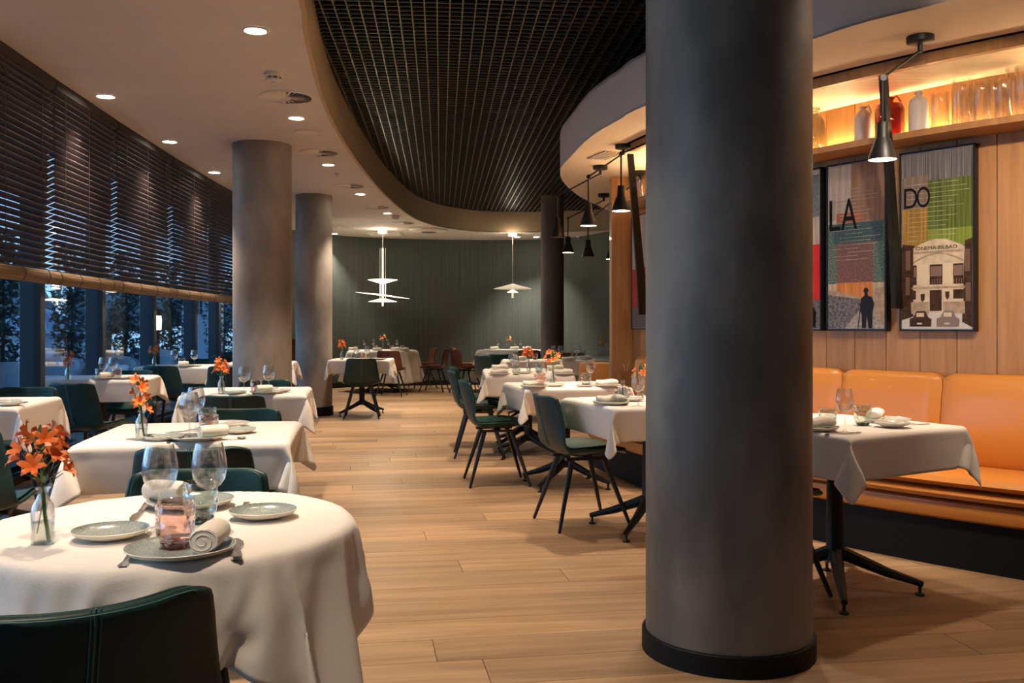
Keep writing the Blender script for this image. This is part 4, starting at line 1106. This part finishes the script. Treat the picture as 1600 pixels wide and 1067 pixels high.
# R5, R6
for i, (px, py) in enumerate(((813, 563), (891, 565), (915, 562))):
    w = ('aisle', 'middle', 'pier')[i]
    put(PLW, 'R5', px, py, 'plate under napkin at the %s end of the far bench-side table' % w, 'plate', gP)
    put(NF, 'R5', px, py, 'folded napkin at the %s end of the far bench-side table' % w, 'napkin', gN, 0, PLZ + .003)
for i, px in enumerate((860, 876, 896, 903)):
    put(WG, 'R5', px, 560 + (i % 2) * 2, ('first', 'second', 'third', 'fourth')[i] + ' wine glass from the aisle on the far bench-side table', 'wine glass', gW)
put(TG, 'R5', 897, 562, 'smoky tumbler among glasses, far bench-side table', 'tumbler', gT)
put(TG, 'R5', 836, 562, 'smoky tumbler near the aisle, far bench-side table', 'tumbler', gT)
put(TG, 'R6', 909, 556, 'smoky tumbler on the table beside the wood pier', 'tumbler', gT)
put(WG, 'R6', 947, 556, 'wine glass against the wood pier edge, far table', 'wine glass', gW)
put(TP, 'R6', 936, 556, 'tumbler before the far vase beside the wood pier', 'tumbler', gT)
flower_vase(on('R6', 940, 557), 'bud vase with yellow and orange flower beside the wood pier', 'mixed', 0, .25, .9, 15)
# small square far table
put(WG, 'FS', 557, 562, 'left wine glass above the lone chair back', 'wine glass', gW)
put(WG, 'FS', 574, 562, 'right wine glass above the lone chair back', 'wine glass', gW)
put(TP, 'FS', 566, 563, 'pink tumbler above the lone chair back', 'tumbler', gT)
put(PLW, 'FS', 594, 562, 'plate on the small square table behind the lone chair', 'plate', gP)
flower_vase(on('FS', 534, 562), 'bud vase with orange flower on the small square table', 'lily', 0, .27, .8, 17)
for i, px in enumerate((558, 576, 607, 630)):
    put(WG, 'FL', px, 546 - (i % 2), ('first', 'second', 'third', 'fourth')[i] + ' wine glass from the slim column on the round table', 'wine glass', gW, scale=(1.05, 1.05, 1.05))
for i, px in enumerate((587, 612, 629)):
    put(TG if i % 2 else TP, 'FL', px, 547, ('first', 'second', 'third')[i] + ' tumbler on the round table under the tiered pendant', 'tumbler', gT)
for i, px in enumerate((549, 589, 618, 642)):
    put(PLW, 'FL', px, 547 + (i % 2), ('first', 'second', 'third', 'fourth')[i] + ' plate from the slim column on the left far round table', 'plate', gP)
    put(NF, 'FL', px, 547 + (i % 2), ('first', 'second', 'third', 'fourth')[i] + ' napkin from the slim column on the left far round table', 'napkin', gN, 0, PLZ + .003)
flower_vase(on('FL', 598, 546), 'white-green and orange bouquet in vase under the tiered pendant', 'yellow', 0, .30, 1.3, 19)
for i, px in enumerate((767, 790, 807, 821)):
    put(WG, 'FR', px, 543, ('first', 'second', 'third', 'fourth')[i] + ' wine glass from the aisle on the right far round table', 'wine glass', gW)
for i, px in enumerate((756, 806, 838)):
    put(PLW, 'FR', px, 544, ('first', 'second', 'third')[i] + ' plate from the aisle on the right far round table', 'plate', gP)
    put(NF, 'FR', px, 544, ('first', 'second', 'third')[i] + ' napkin from the aisle on the right far round table', 'napkin', gN, 0, PLZ + .003)
flower_vase(on('FR', 794, 543), 'bud vase with yellow flower on the right far round table', 'yellow', 0, .26, .8, 20)

# ------------------------------------------------------------------ bottles and vases on the shelf
def on_shelf(px, o=.12):
    d = WW.px(px, -o); q = woff(d, o); return Vector((q.x, q.y, 2.2402)), WW.at(d)[1]
def vessel(name, px, prof, m, lab, cat='vase', extra=None, o=.12, grp='bottles and vases on the high shelf', inner=True, n=28):
    p, t = on_shelf(px, o); e = empty(name, p, math.atan2(t.y, t.x), lab, cat, grp)
    b = MB()
    if inner: prof = prof + [(prof[-1][0] - .0025, prof[-1][1])] + [(max(.001, r - .003), z + .004) for r, z in prof[:-1]][::-1]
    b.lathe(prof, n)
    obj('body', b, m, e, smooth=True, ang=50)
    if extra: extra(e, m)
    return e
def handle(y0, z0, y1, z1, out=.03):
    def f(e, m):
        b = MB(); b.tube([(y0, 0, z0), (y0 + out * .6, 0, z0 + .012), (y0 + out, 0, (z0 + z1) / 2), (y1 + .006, 0, z1)], .006, 8); obj('handle', b, m, e, smooth=True)
        b = MB(); b.lathe([(.014, .0), (.020, .004), (.020, .010), (.014, .012)], 16, (0, 0, f.top)); obj('lip', b, m, e, smooth=True)
    return f
def cyl(r, h): return [(.001, .002), (r - .004, .0), (r, .005), (r, h)]
h1 = handle(.018, .205, .045, .165); h1.top = .205
vessel('stone_bottle', 1348, [(.001, 0), (.046, 0), (.049, .01), (.049, .145), (.044, .17), (.020, .19), (.015, .198), (.015, .212)], M['whitec'], 'white stoneware bottle with loop handle, left of the red jar', 'bottle', h1)
h2 = handle(.018, .225, .06, .20, .04); h2.top = .225
vessel('red_jar', 1391, [(.001, 0), (.070, 0), (.078, .01), (.080, .16), (.070, .19), (.026, .20), (.022, .205), (.022, .235)], M['redg'], 'wide red glass jar with handle on the high shelf', 'jar', h2)
def lipf(e, m):
    b = MB(); b.lathe([(.015, .0), (.022, .004), (.022, .012), (.015, .014)], 18, (0, 0, .222)); obj('lip', b, m, e, smooth=True)
vessel('stone_bottle', 1436, [(.001, 0), (.048, 0), (.051, .01), (.051, .165), (.046, .19), (.020, .207), (.016, .215), (.016, .228)], M['whitec'], 'plain white stoneware bottle right of the red jar', 'bottle', lipf)
def foot_ring(rad):
    def f(e, m):
        b = MB(); b.lathe([(.001, .0005), (rad - .006, .0005), (rad - .005, .010), (.001, .010)], 24); obj('thick_bottom', b, m, e, smooth=True)
    return f
for px, r_, h_, o_, lab in ((1468, .045, .205, .12, 'short wide clear glass cylinder right of white bottle'), (1504, .050, .245, .15, 'tall clear cylinder vase, first of the crowded group'),
                            (1513, .040, .205, .06, 'lower clear cylinder vase overlapping the first tall one'), (1535, .042, .215, .17, 'slim clear cylinder vase in the crowded group'),
                            (1553, .050, .235, .07, 'tall clear cylinder vase at the back of the crowded group'), (1567, .042, .205, .17, 'short clear cylinder vase in the brightest glow'),
                            (1590, .055, .27, .09, 'tallest clear cylinder vase near right picture edge'), (1603, .050, .25, .17, 'clear cylinder vase cut by the right picture edge')):
    vessel('cylinder_vase', px, cyl(r_, h_), M['vglass'], lab, 'vase', foot_ring(r_), o_)
def carf(e, m):
    b = MB(); b.lathe([(.045, .0), (.052, .005), (.052, .013), (.045, .016)], 22, (0, 0, .262)); obj('lip', b, m, e, smooth=True)
vessel('glass_carafe', 1268, [(.001, 0), (.080, 0), (.085, .01), (.085, .13), (.075, .19), (.048, .235), (.045, .25), (.047, .27)], M['amberg'], 'big clear glass carafe half hidden by the large column', 'carafe', carf)
vessel('glass_carafe', 1001, cyl(.05, .2), M['glass'], 'clear vase on far shelf end just left of the big column', 'vase', foot_ring(.05))

# ------------------------------------------------------------------ framed prints
def flat(name, c, m, e, z0, pts, x=0, tone=.5):
    b = MB(); n = len(pts); vs = [(u, -z0, v) for u, v in pts] + [(u, -z0 + .0004, v) for u, v in pts]
    tri = geometry.tessellate_polygon([[Vector((u, v, 0)) for u, v in pts]])
    b.add(vs, [tuple(t) for t in tri] + [tuple(i + n for i in t) for t in tri] + [(i, (i + 1) % n, (i + 1) % n + n, i + n) for i in range(n)])
    return obj(name, b, m, e)
def rect(u0, v0, u1, v1): return [(u0, v0), (u1, v0), (u1, v1), (u0, v1)]
def ink(c, streak=(40, 1, 3), a=.35):
    c = tuple(min(.8, x * 1.05) for x in c)
    return mat('print_%02d%02d%02d' % tuple(int(x * 99) for x in c), c, .6, spec=.15, noise=((streak[0], 1, streak[2]), a, 5))
def text(e, s, m, u, v, size, z0, sx=1.0):
    cu_ = bpy.data.curves.new('lettering', 'FONT'); cu_.body = s; cu_.size = size; cu_.extrude = .0003
    o = bpy.data.objects.new('tmp', cu_); col.objects.link(o); dg = bpy.context.evaluated_depsgraph_get()
    me = bpy.data.meshes.new_from_object(o.evaluated_get(dg)); bpy.data.objects.remove(o); me.materials.clear(); me.materials.append(m)
    t = link('lettering', me, e); t.location = (u, -z0, v); t.rotation_euler = (R(90), 0, 0); t.scale = (sx, 1, 1); return t
FW, FH, FB = .42, 1.0, 1.165
def frame(dc, lab, width=FW):
    q = woff(dc, .0); tt = WW.at(dc)[1]
    a = woff(dc - width / 2, .004); c = woff(dc + width / 2, .004); rz = math.atan2(c.y - a.y, c.x - a.x); m_ = (a + c) / 2
    e = empty('framed_print', (m_.x, m_.y, FB), rz, lab, 'picture', 'tall framed prints on the wood wall')
    w = width / 2
    b = MB(); b.box((0, -.022, FH / 2), (width - .012, .036, FH - .012)); obj('canvas', b, mat('print_paper', (.50, .45, .42), .4, noise=((30, 1, 2), .2)), e)
    for nm, c_, d_ in (('frame_side', (-w + .004, -.023, FH / 2), (.010, .046, FH)), ('frame_side', (w - .004, -.023, FH / 2), (.010, .046, FH)), ('frame_rail', (0, -.023, .004), (width, .046, .010)), ('frame_rail', (0, -.023, FH - .004), (width, .046, .010))):
        b = MB(); b.box(c_, d_); obj(nm, b, M['black'], e)
    return e, w
INK = mat('black_ink', (.008, .007, .008), .6, spec=.1)
SEPIA = mat('sepia_dark', (.060, .030, .018), .6, spec=.15, noise=((30, 1, 30), .5)); STONE = mat('sepia_light', (.62, .50, .33), .4, noise=((25, 1, 25), .25)); STONE2 = mat('sepia_mid', (.40, .28, .17), .4, noise=((30, 1, 30), .35))
d3a, d3b = WW.px(1413, .0), WW.px(1530, .0)
e, w = frame((d3a + d3b) / 2, 'framed print of a sepia cinema facade under green and ochre blocks', d3b - d3a)
X = lambda u: -w + .012 + u * (2 * w - .024)
Z1 = .0405
def blk(e, nm, m, u0, v0, u1, v1, lay=0): return flat(nm, None, m, e, Z1 + lay * .0006, rect(X(u0), v0, X(u1), v1))
blk(e, 'grey_block', ink((.17, .16, .16), (160, 1, 2), .8), .0, .80, 1, .988)
blk(e, 'taupe_block', ink((.20, .14, .11)), 0, .66, .38, .86, 1)
blk(e, 'green_block', ink((.11, .15, .03), (90, 1, 2), .6), .38, .455, 1, .83, 1)
blk(e, 'lime_block', ink((.21, .27, .045), (90, 1, 2), .5), .38, .455, 1, .56, 2)
blk(e, 'ochre_block', ink((.34, .19, .04), (90, 1, 2), .5), 0, .40, .38, .68, 2)
for i in range(13):
    blk(e, 'pale_stripe', mat('stripe_ink', (.40, .38, .28), .4, noise=((14, 1, 5), .7)), .02 + .1 * random.random(), .50 + i * .026, .55 + .42 * random.random(), .5025 + i * .026, 3)
text(e, 'D', INK, X(.01), .685, .165, Z1 + .003, .75); text(e, 'O', INK, X(.16) + .02, .685, .165, Z1 + .003, .62)
blk(e, 'street_sky', mat('pale_print', (.55, .52, .45), .4), 0, .012, 1, .10, 2)
flat('left_house', None, SEPIA, e, Z1 + .0020, [(X(0), .06), (X(.17), .08), (X(.19), .475), (X(.02), .485), (X(0), .47)])
flat('right_house', None, SEPIA, e, Z1 + .0020, [(X(.86), .05), (X(1), .02), (X(1), .50), (X(.90), .485)])
fac = [(X(.17), .10), (X(.88), .10), (X(.88), .46)] + [(X(.88 - .71 * i / 10), .46 + .045 * math.sin(PI * i / 10)) for i in range(1, 10)] + [(X(.17), .46)]
flat('cinema_facade', None, STONE, e, Z1 + .0024, fac)
arch = []
for i in range(13): arch.append((X(.17 + .71 * i / 12), .385 + .045 * math.sin(PI * i / 12)))
arch2 = [(u, v - .010) for u, v in reversed(arch)]
flat('arch', None, STONE2, e, Z1 + .0030, arch + arch2)
blk(e, 'cornice', STONE2, .17, .428, .88, .440, 5)
blk(e, 'cornice', STONE2, .15, .232, .90, .244, 5)
for u0, u1 in ((.17, .22), (.41, .59), (.74, .88)):
    blk(e, 'window_print', SEPIA, u0, .255, u1, .365, 5); blk(e, 'window_print', mat('sepia_pane', (.22, .12, .07), .4), u0 + .01, .30, u1 - .01, .355, 6)
blk(e, 'door_print', SEPIA, .41, .11, .58, .225, 5); blk(e, 'window_print', SEPIA, .74, .175, .88, .225, 5); blk(e, 'window_print', SEPIA, .16, .175, .21, .225, 5)
blk(e, 'plinth_print', STONE2, .14, .095, .40, .16, 5); blk(e, 'plinth_print', STONE2, .60, .095, .90, .16, 5)
text(e, 'CINEMA BILBAO', SEPIA, X(.205), .448, .0285, Z1 + .005, (X(.86) - X(.205)) / .225 * .98)
for u0, v0, u1, v1 in ((.23, .26, .39, .37), (.60, .26, .72, .37)): blk(e, 'wall_panel_print', mat('stone_panel', (.66, .56, .40), .6, spec=.15), u0, v0, u1, v1, 6)
for u0, v0, u1, v1 in ((.06, .34, .13, .45), (.06, .20, .12, .30), (.90, .32, .97, .44), (.91, .16, .98, .26)): blk(e, 'house_window_print', mat('sepia_glow', (.16, .095, .06), .6, spec=.15), u0, v0, u1, v1, 7)
for i in range(6): blk(e, 'window_bar_print', STONE2, .41 + .036 * i, .255, .414 + .036 * i, .285, 8)
for i in range(4): blk(e, 'window_bar_print', STONE2, .75 + .036 * i, .255, .754 + .036 * i, .285, 8)
for u, v in ((.31, .185), (.66, .195)): flat('shield_print', None, SEPIA, e, Z1 + .0044, [(X(u - .03), v + .02), (X(u + .03), v + .02), (X(u + .025), v - .012), (X(u), v - .025), (X(u - .025), v - .012)])
for u, cc in ((.24, SEPIA), (.63, mat('sepia_car', (.20, .14, .10), .4))):
    flat('car_print', None, cc, e, Z1 + .0045, [(X(u - .12), .025), (X(u + .19), .025), (X(u + .20), .065), (X(u + .15), .075), (X(u + .11), .110), (X(u - .02), .110), (X(u - .07), .075), (X(u - .12), .068)])
    blk(e, 'car_window_print', STONE, u - .02, .078, u + .09, .10, 9); blk(e, 'plate_print', STONE, u - .01, .036, u + .06, .046, 9)
d2a, d2b = WW.px(1299, .0), WW.px(1393, .0)
e, w = frame((d2a + d2b) / 2, 'framed print of a man with a cane under speckled green and red blocks', d2b - d2a)
blk(e, 'beige_block', ink((.36, .31, .27)), 0, .66, .45, .988); blk(e, 'brown_block', ink((.24, .14, .10)), .42, .62, 1, .988, 1)
blk(e, 'speckled_green_block', mat('green_speckle', (.12, .17, .11), .4, noise=((120, 1, 120), .9, 3)), 0, .28, 1, .64, 2)
blk(e, 'red_brown_block', mat('red_speckle', (.20, .085, .06), .4, noise=((120, 1, 120), .7, 3)), .15, .27, .80, .60, 3)
blk(e, 'red_block', ink((.36, .12, .07)), .15, .60, .62, .70, 2)
blk(e, 'teal_block', mat('teal_speckle', (.05, .09, .09), .4, noise=((120, 1, 120), .9, 3)), .10, .52, .98, .635, 4)
blk(e, 'orange_block', ink((.58, .22, .07)), .15, .18, .80, .285, 4); blk(e, 'cream_block', ink((.52, .42, .28)), 0, .16, .15, .28, 3); blk(e, 'cream_block', ink((.52, .42, .28)), .80, .2, 1, .28, 3)
for i in range(20):
    blk(e, 'pale_stripe', MATS['stripe_ink'], .02 + .4 * random.random(), .42 + i * .022, .5 + .48 * random.random(), .4225 + i * .022, 5)
text(e, 'L', INK, X(-.01), .60, .27, Z1 + .004, .7); text(e, 'A', INK, X(.24), .60, .27, Z1 + .004, .62)
GREY = mat('newsprint', (.16, .13, .12), .4, noise=((60, 1, 60), .9, 4)); GREYL = mat('newsprint_light', (.36, .31, .26), .4, noise=((60, 1, 60), .6, 4))
blk(e, 'street_print', GREYL, 0, .012, 1, .16, 5); flat('market_print', None, GREY, e, Z1 + .0038, [(X(0), .012), (X(.3), .012), (X(.62), .14), (X(.55), .20), (X(.15), .22), (X(0), .235)])
flat('roof_print', None, STONE2, e, Z1 + .0042, [(X(0), .215), (X(.6), .185), (X(.6), .197), (X(.18), .235), (X(0), .245)])
flat('arcade_print', None, STONE2, e, Z1 + .0040, [(X(.82), .09), (X(1), .03), (X(1), .25), (X(.84), .245)])
flat('man_print', None, mat('man_ink', (.020, .020, .028), .6, spec=.1), e, Z1 + .0052, [(X(.62), .015), (X(.69), .015), (X(.70), .09), (X(.73), .015), (X(.80), .015), (X(.80), .10), (X(.83), .16), (X(.79), .195), (X(.72), .205), (X(.715), .225), (X(.74), .232), (X(.71), .252), (X(.66), .25), (X(.64), .23), (X(.665), .224), (X(.66), .205), (X(.60), .19), (X(.58), .12), (X(.61), .10)])
flat('cane_print', None, INK, e, Z1 + .0050, [(X(.535), .015), (X(.55), .015), (X(.60), .13), (X(.585), .13)])
e, w = frame(d2a - .035 - .21, 'framed print with a bright red block, half hidden by the column')
blk(e, 'pale_block', ink((.50, .44, .38)), 0, .5, 1, .988); blk(e, 'slate_block', mat('slate_speckle', (.18, .20, .19), .4, noise=((100, 1, 100), .6, 3)), .62, .70, .98, .96, 1)
blk(e, 'yellow_stroke', ink((.52, .34, .08)), .60, .50, .66, .70, 1); blk(e, 'red_block', ink((.62, .035, .035), (60, 1, 6), .25), 0, .19, 1, .53, 2)
blk(e, 'street_print', GREY, 0, .012, 1, .19, 1)
for u in (.15, .4, .66, .86): flat('figure_print', None, INK, e, Z1 + .003, [(X(u - .05), .02), (X(u + .05), .02), (X(u + .06), .11), (X(u), .15), (X(u - .06), .11)])
d0 = WW.px(1003, 0)
e, w = frame(max(.30, d0), 'framed print seen edge-on at the far shelf end, left of column')
blk(e, 'pale_block', ink((.50, .44, .38)), 0, .5, 1, .988); blk(e, 'red_block', ink((.45, .06, .05), (60, 1, 6), .25), 0, .19, 1, .53, 2); blk(e, 'street_print', GREY, 0, .012, 1, .19, 1)
def leaning(px_t, px_b, lab, dsh=0.0):
    db = WW.px(px_b, -.08); b = MB()
    top = woff(WW.px(px_t, -.50), .50); bot = woff(db, .085); t2 = WW.at(db)[1]; w_ = .014
    ax = Vector((t2.x, t2.y, 0)); rings = []
    for (q, z, th) in ((bot, 1.29, .035), (bot.lerp(top, .2), 1.62, .034), (top, 2.50, .022)):
        n_ = Vector((-t2.y, t2.x, 0)) * th
        c = Vector((q.x, q.y, z)); rings.append([c - ax * w_ - n_, c + ax * w_ - n_, c + ax * w_ + n_, c - ax * w_ + n_])
    b.loft(rings); e = empty('leaning_strut', (0, 0, 0), 0, lab, 'strut')
    obj('beam', b, M['black'], e)
    b = MB(); q = woff(db, .02); b.box((q.x, q.y, 1.50), (.05, .05, .26), math.atan2(t2.y, t2.x)); obj('bracket', b, M['black'], e)
leaning(1380, 1403, 'slanting black strut between the two large prints')
leaning(985, 1005, 'slanting black strut at the far shelf end left of the big column')

# dark sideboard glimpsed between the left columns
t = empty('sideboard', (-3.62, 15.6, 0), R(60), 'dark wooden sideboard glimpsed between the two grey columns', 'sideboard')
b = MB(); b.box((0, 0, .50), (1.0, .4, .9)); obj('body', b, M['darkwood'], t)
for s_ in (-.25, .25):
    b = MB(); b.box((s_, -.208, .50), (.46, .02, .84)); dd = obj('door', b, M['darkwood'], t); b = MB(); b.tube([(s_ * .2, -.225, .55), (s_ * .2, -.225, .65)], .006, 6); obj('handle', b, M['steel'], dd)
b = MB(); b.box((0, 0, .97), (1.06, .44, .03)); obj('top', b, M['darkwood'], t)

# ------------------------------------------------------------------ outside terrace
b = MB(); b.box((-16, 14, -.06), (24, 60, .08)); obj('ground_terrace', b, M['deck'], kind='structure')
def leaves(c, rx, ry, h, n, seed, z0):
    rnd = random.Random(seed); b = MB()
    for i in range(n):
        a = rnd.uniform(0, 6.283); rr = math.sqrt(rnd.random()); zz = rnd.random(); k = 1 - .35 * abs(zz - .45)
        p = Vector((rx * rr * k * math.cos(a), ry * rr * k * math.sin(a), z0 + zz * h)) + Vector(c)
        u = Vector((rnd.uniform(-1, 1), rnd.uniform(-1, 1), rnd.uniform(-1, 1))).normalized() * rnd.uniform(.03, .055); v = u.cross(Vector((rnd.uniform(-1, 1), rnd.uniform(-1, 1), .3))).normalized() * .02
        b.add([p - u, p - v, p + u, p + v], [(0, 1, 2, 3)])
    return b
for i, (px, z, rr, labx) in enumerate(((2, 11.5, .22, 'leafy shrub in a blue planter, at the left picture edge'), (110, 14.0, .24, 'leafy shrub in planter seen through the second window'),
                                 (196, 15.5, .24, 'leafy shrub in planter seen through the third window'), (266, 17.5, .26, 'leafy shrub in planter seen through the fourth window'), (350, 20.5, .40, 'leafy shrub beyond the last window by the column'))):
    x = AT(px, z); t = empty('potted_shrub', (x, z, -.02), .3 * i, labx, 'shrub', 'potted shrubs on the terrace')
    b = MB(); b.lathe([(.26, 0), (.31, .62), (.33, .64), (.31, .66), (.29, .60), (.001, .60)], 4, close_bottom=True); obj('planter', b, M['planter'], t)
    b = MB(); b.tube([(0, 0, .58), (.03, 0, 1.2), (0, .02, 2.2)], [.03, .022, .01], 7); obj('trunk', b, M['twig'], t)
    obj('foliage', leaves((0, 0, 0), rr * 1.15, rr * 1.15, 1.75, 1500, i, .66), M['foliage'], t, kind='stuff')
z = 24; x = AT(66, z)
t = empty('pavilion', (x, z, 0), 0, 'pale pavilion with ribbed conical roof beyond the terrace', 'pavilion')
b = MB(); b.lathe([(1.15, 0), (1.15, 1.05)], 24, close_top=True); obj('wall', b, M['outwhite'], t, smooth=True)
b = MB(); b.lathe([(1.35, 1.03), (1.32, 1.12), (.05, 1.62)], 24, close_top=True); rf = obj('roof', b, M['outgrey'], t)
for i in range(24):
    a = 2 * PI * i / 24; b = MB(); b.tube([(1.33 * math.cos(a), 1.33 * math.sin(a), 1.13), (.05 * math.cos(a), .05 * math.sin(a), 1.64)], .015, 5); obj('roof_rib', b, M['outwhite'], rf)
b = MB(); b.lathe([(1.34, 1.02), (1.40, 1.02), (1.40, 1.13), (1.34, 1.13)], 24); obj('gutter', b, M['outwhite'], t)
for i, (px, z, R_, lab) in enumerate(((20, 34, 4, 'misty hillside tree above the pavilion roof'), (165, 34, 4, 'misty tree beyond the third window'), (235, 38, 4, 'misty tree beyond the fourth window'), (-60, 30, 4, 'misty tree left of the picture edge'), (330, 38, 5, 'misty tree far beyond the last window'))):
    t = empty('garden_tree', (AT(px, z), z, -.05), 0, lab, 'tree', 'misty trees beyond the terrace')
    b = MB(); b.tube([(0, 0, 0), (.1, 0, 1.6), (0, .1, 3.2)], [.2, .15, .08], 8); obj('trunk', b, M['twig'], t)
    lf = leaves((0, 0, 0), 1.7, 1.7, 2.2, 900, 40 + i, .9); c0 = lf.v
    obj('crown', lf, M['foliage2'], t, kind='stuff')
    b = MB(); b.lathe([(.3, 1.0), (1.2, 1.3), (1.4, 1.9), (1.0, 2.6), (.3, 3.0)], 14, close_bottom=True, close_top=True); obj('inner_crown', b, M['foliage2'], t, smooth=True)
def tub(px, z, rz, lab):
    t = empty('outdoor_chair', (AT(px, z), z, -.02), rz, lab, 'outdoor chair', 'white outdoor chairs on the terrace')
    b = MB(); rings = []
    for (rr, zz) in ((.30, 0), (.34, .2), (.36, .40)): rings.append([(rr * math.cos(2 * PI * i / 16), rr * math.sin(2 * PI * i / 16), zz) for i in range(16)])
    b.loft(rings); obj('seat', b, M['outwhite'], t, smooth=True, ang=60)
    b = MB(); rings = []
    for i in range(13):
        a = PI * (.0 + i / 12); hh = .62 + .18 * math.sin(PI * i / 12); rings.append([(.37 * math.cos(a), .37 * math.sin(a), .2), (.42 * math.cos(a), .42 * math.sin(a), .2), (.44 * math.cos(a), .44 * math.sin(a), hh), (.38 * math.cos(a), .38 * math.sin(a), hh)])
    b.loft(rings); obj('backrest', b, M['outwhite'], t, smooth=True, ang=60)
tub(8, 10.6, R(20), 'white outdoor tub chair beside the left picture edge'); tub(76, 12.6, R(0), 'white outdoor tub chair seen in the second window')
tub(98, 15.5, R(-30), 'white outdoor tub chair behind another, second window'); tub(166, 12.8, R(0), 'white outdoor tub chair seen in the third window'); tub(236, 16.8, R(0), 'white outdoor tub chair seen in the fourth window')
# patterned bench box at left edge
t = empty('patterned_box', (AT(0, 8.9), 8.9, -.02), R(-12), 'low blue terrace box with white diamond pattern at left edge', 'planter box')
b = MB(); b.box((0, 0, .30), (.9, .5, .60)); obj('body', b, M['outdark'], t)
for i in range(6):
    for k, rr in enumerate((.10, .055)):
        b = MB(); cx_, cz_ = -.38 + (i % 3) * .38, .16 + (i // 3) * .28
        pts = [(cx_ + rr * 1.6 * math.cos(a), -.258, cz_ + rr * 1.25 * math.sin(a)) for a in (0, PI / 2, PI, 3 * PI / 2, 0)]
        b.tube(pts, .012, 4); obj('diamond', b, M['outwhite'], t)
# house glimpsed by the last window
t = empty('garden_house', (AT(318, 24), 24, 0), 0, 'blue-white house with gridded window seen beside the column', 'house')
b = MB(); b.box((0, 0, 1.6), (.9, .6, 3.2)); obj('wall', b, M['outwhite'], t)
b = MB(); b.box((-.12, -.31, 1.9), (.36, .03, .8)); wv = obj('window', b, M['outdark'], t)
for i in range(3): b = MB(); b.box((-.24 + i * .12, -.33, 1.9), (.02, .02, .8)); obj('glazing_bar', b, M['outwhite'], wv)
for i in range(3): b = MB(); b.box((-.12, -.33, 1.65 + i * .25), (.36, .02, .02)); obj('glazing_bar', b, M['outwhite'], wv)
b = MB(); b.prism([(-.6, -.45), (.6, -.45), (.6, .45), (-.6, .45)], 3.2, 3.3); obj('roof', b, M['outgrey'], t)
# lantern with plants outside
t = empty('terrace_lantern', (AT(246, 13.2), 13.2, -.02), 0, 'glowing lantern on a pedestal seen in the fourth window', 'lantern')
b = MB(); b.lathe([(.10, 0), (.10, .02), (.03, .05), (.03, 1.12), (.08, 1.15)], 14, close_top=True); obj('pedestal', b, M['outdark'], t, smooth=True)
b = MB(); b.lathe([(.05, 1.16), (.06, 1.30), (.05, 1.36)], 12, close_bottom=True, close_top=True); obj('lamp_body', b, M['lantern'], t, smooth=True)
b = MB(); b.lathe([(.075, 1.36), (.01, 1.44)], 12, close_top=True); obj('lamp_cap', b, M['outdark'], t, smooth=True)

# solid shell behind the camera so light bounces as in a room
b = MB(); b.box((.5, -2.2, 1.6), (12, .1, 3.4)); obj('wall_behind', b, M['ceil'], kind='structure')
b = MB(); b.box((5.4, 8, 1.6), (.1, 20, 3.4)); obj('wall_far_right', b, M['ceil'], kind='structure')
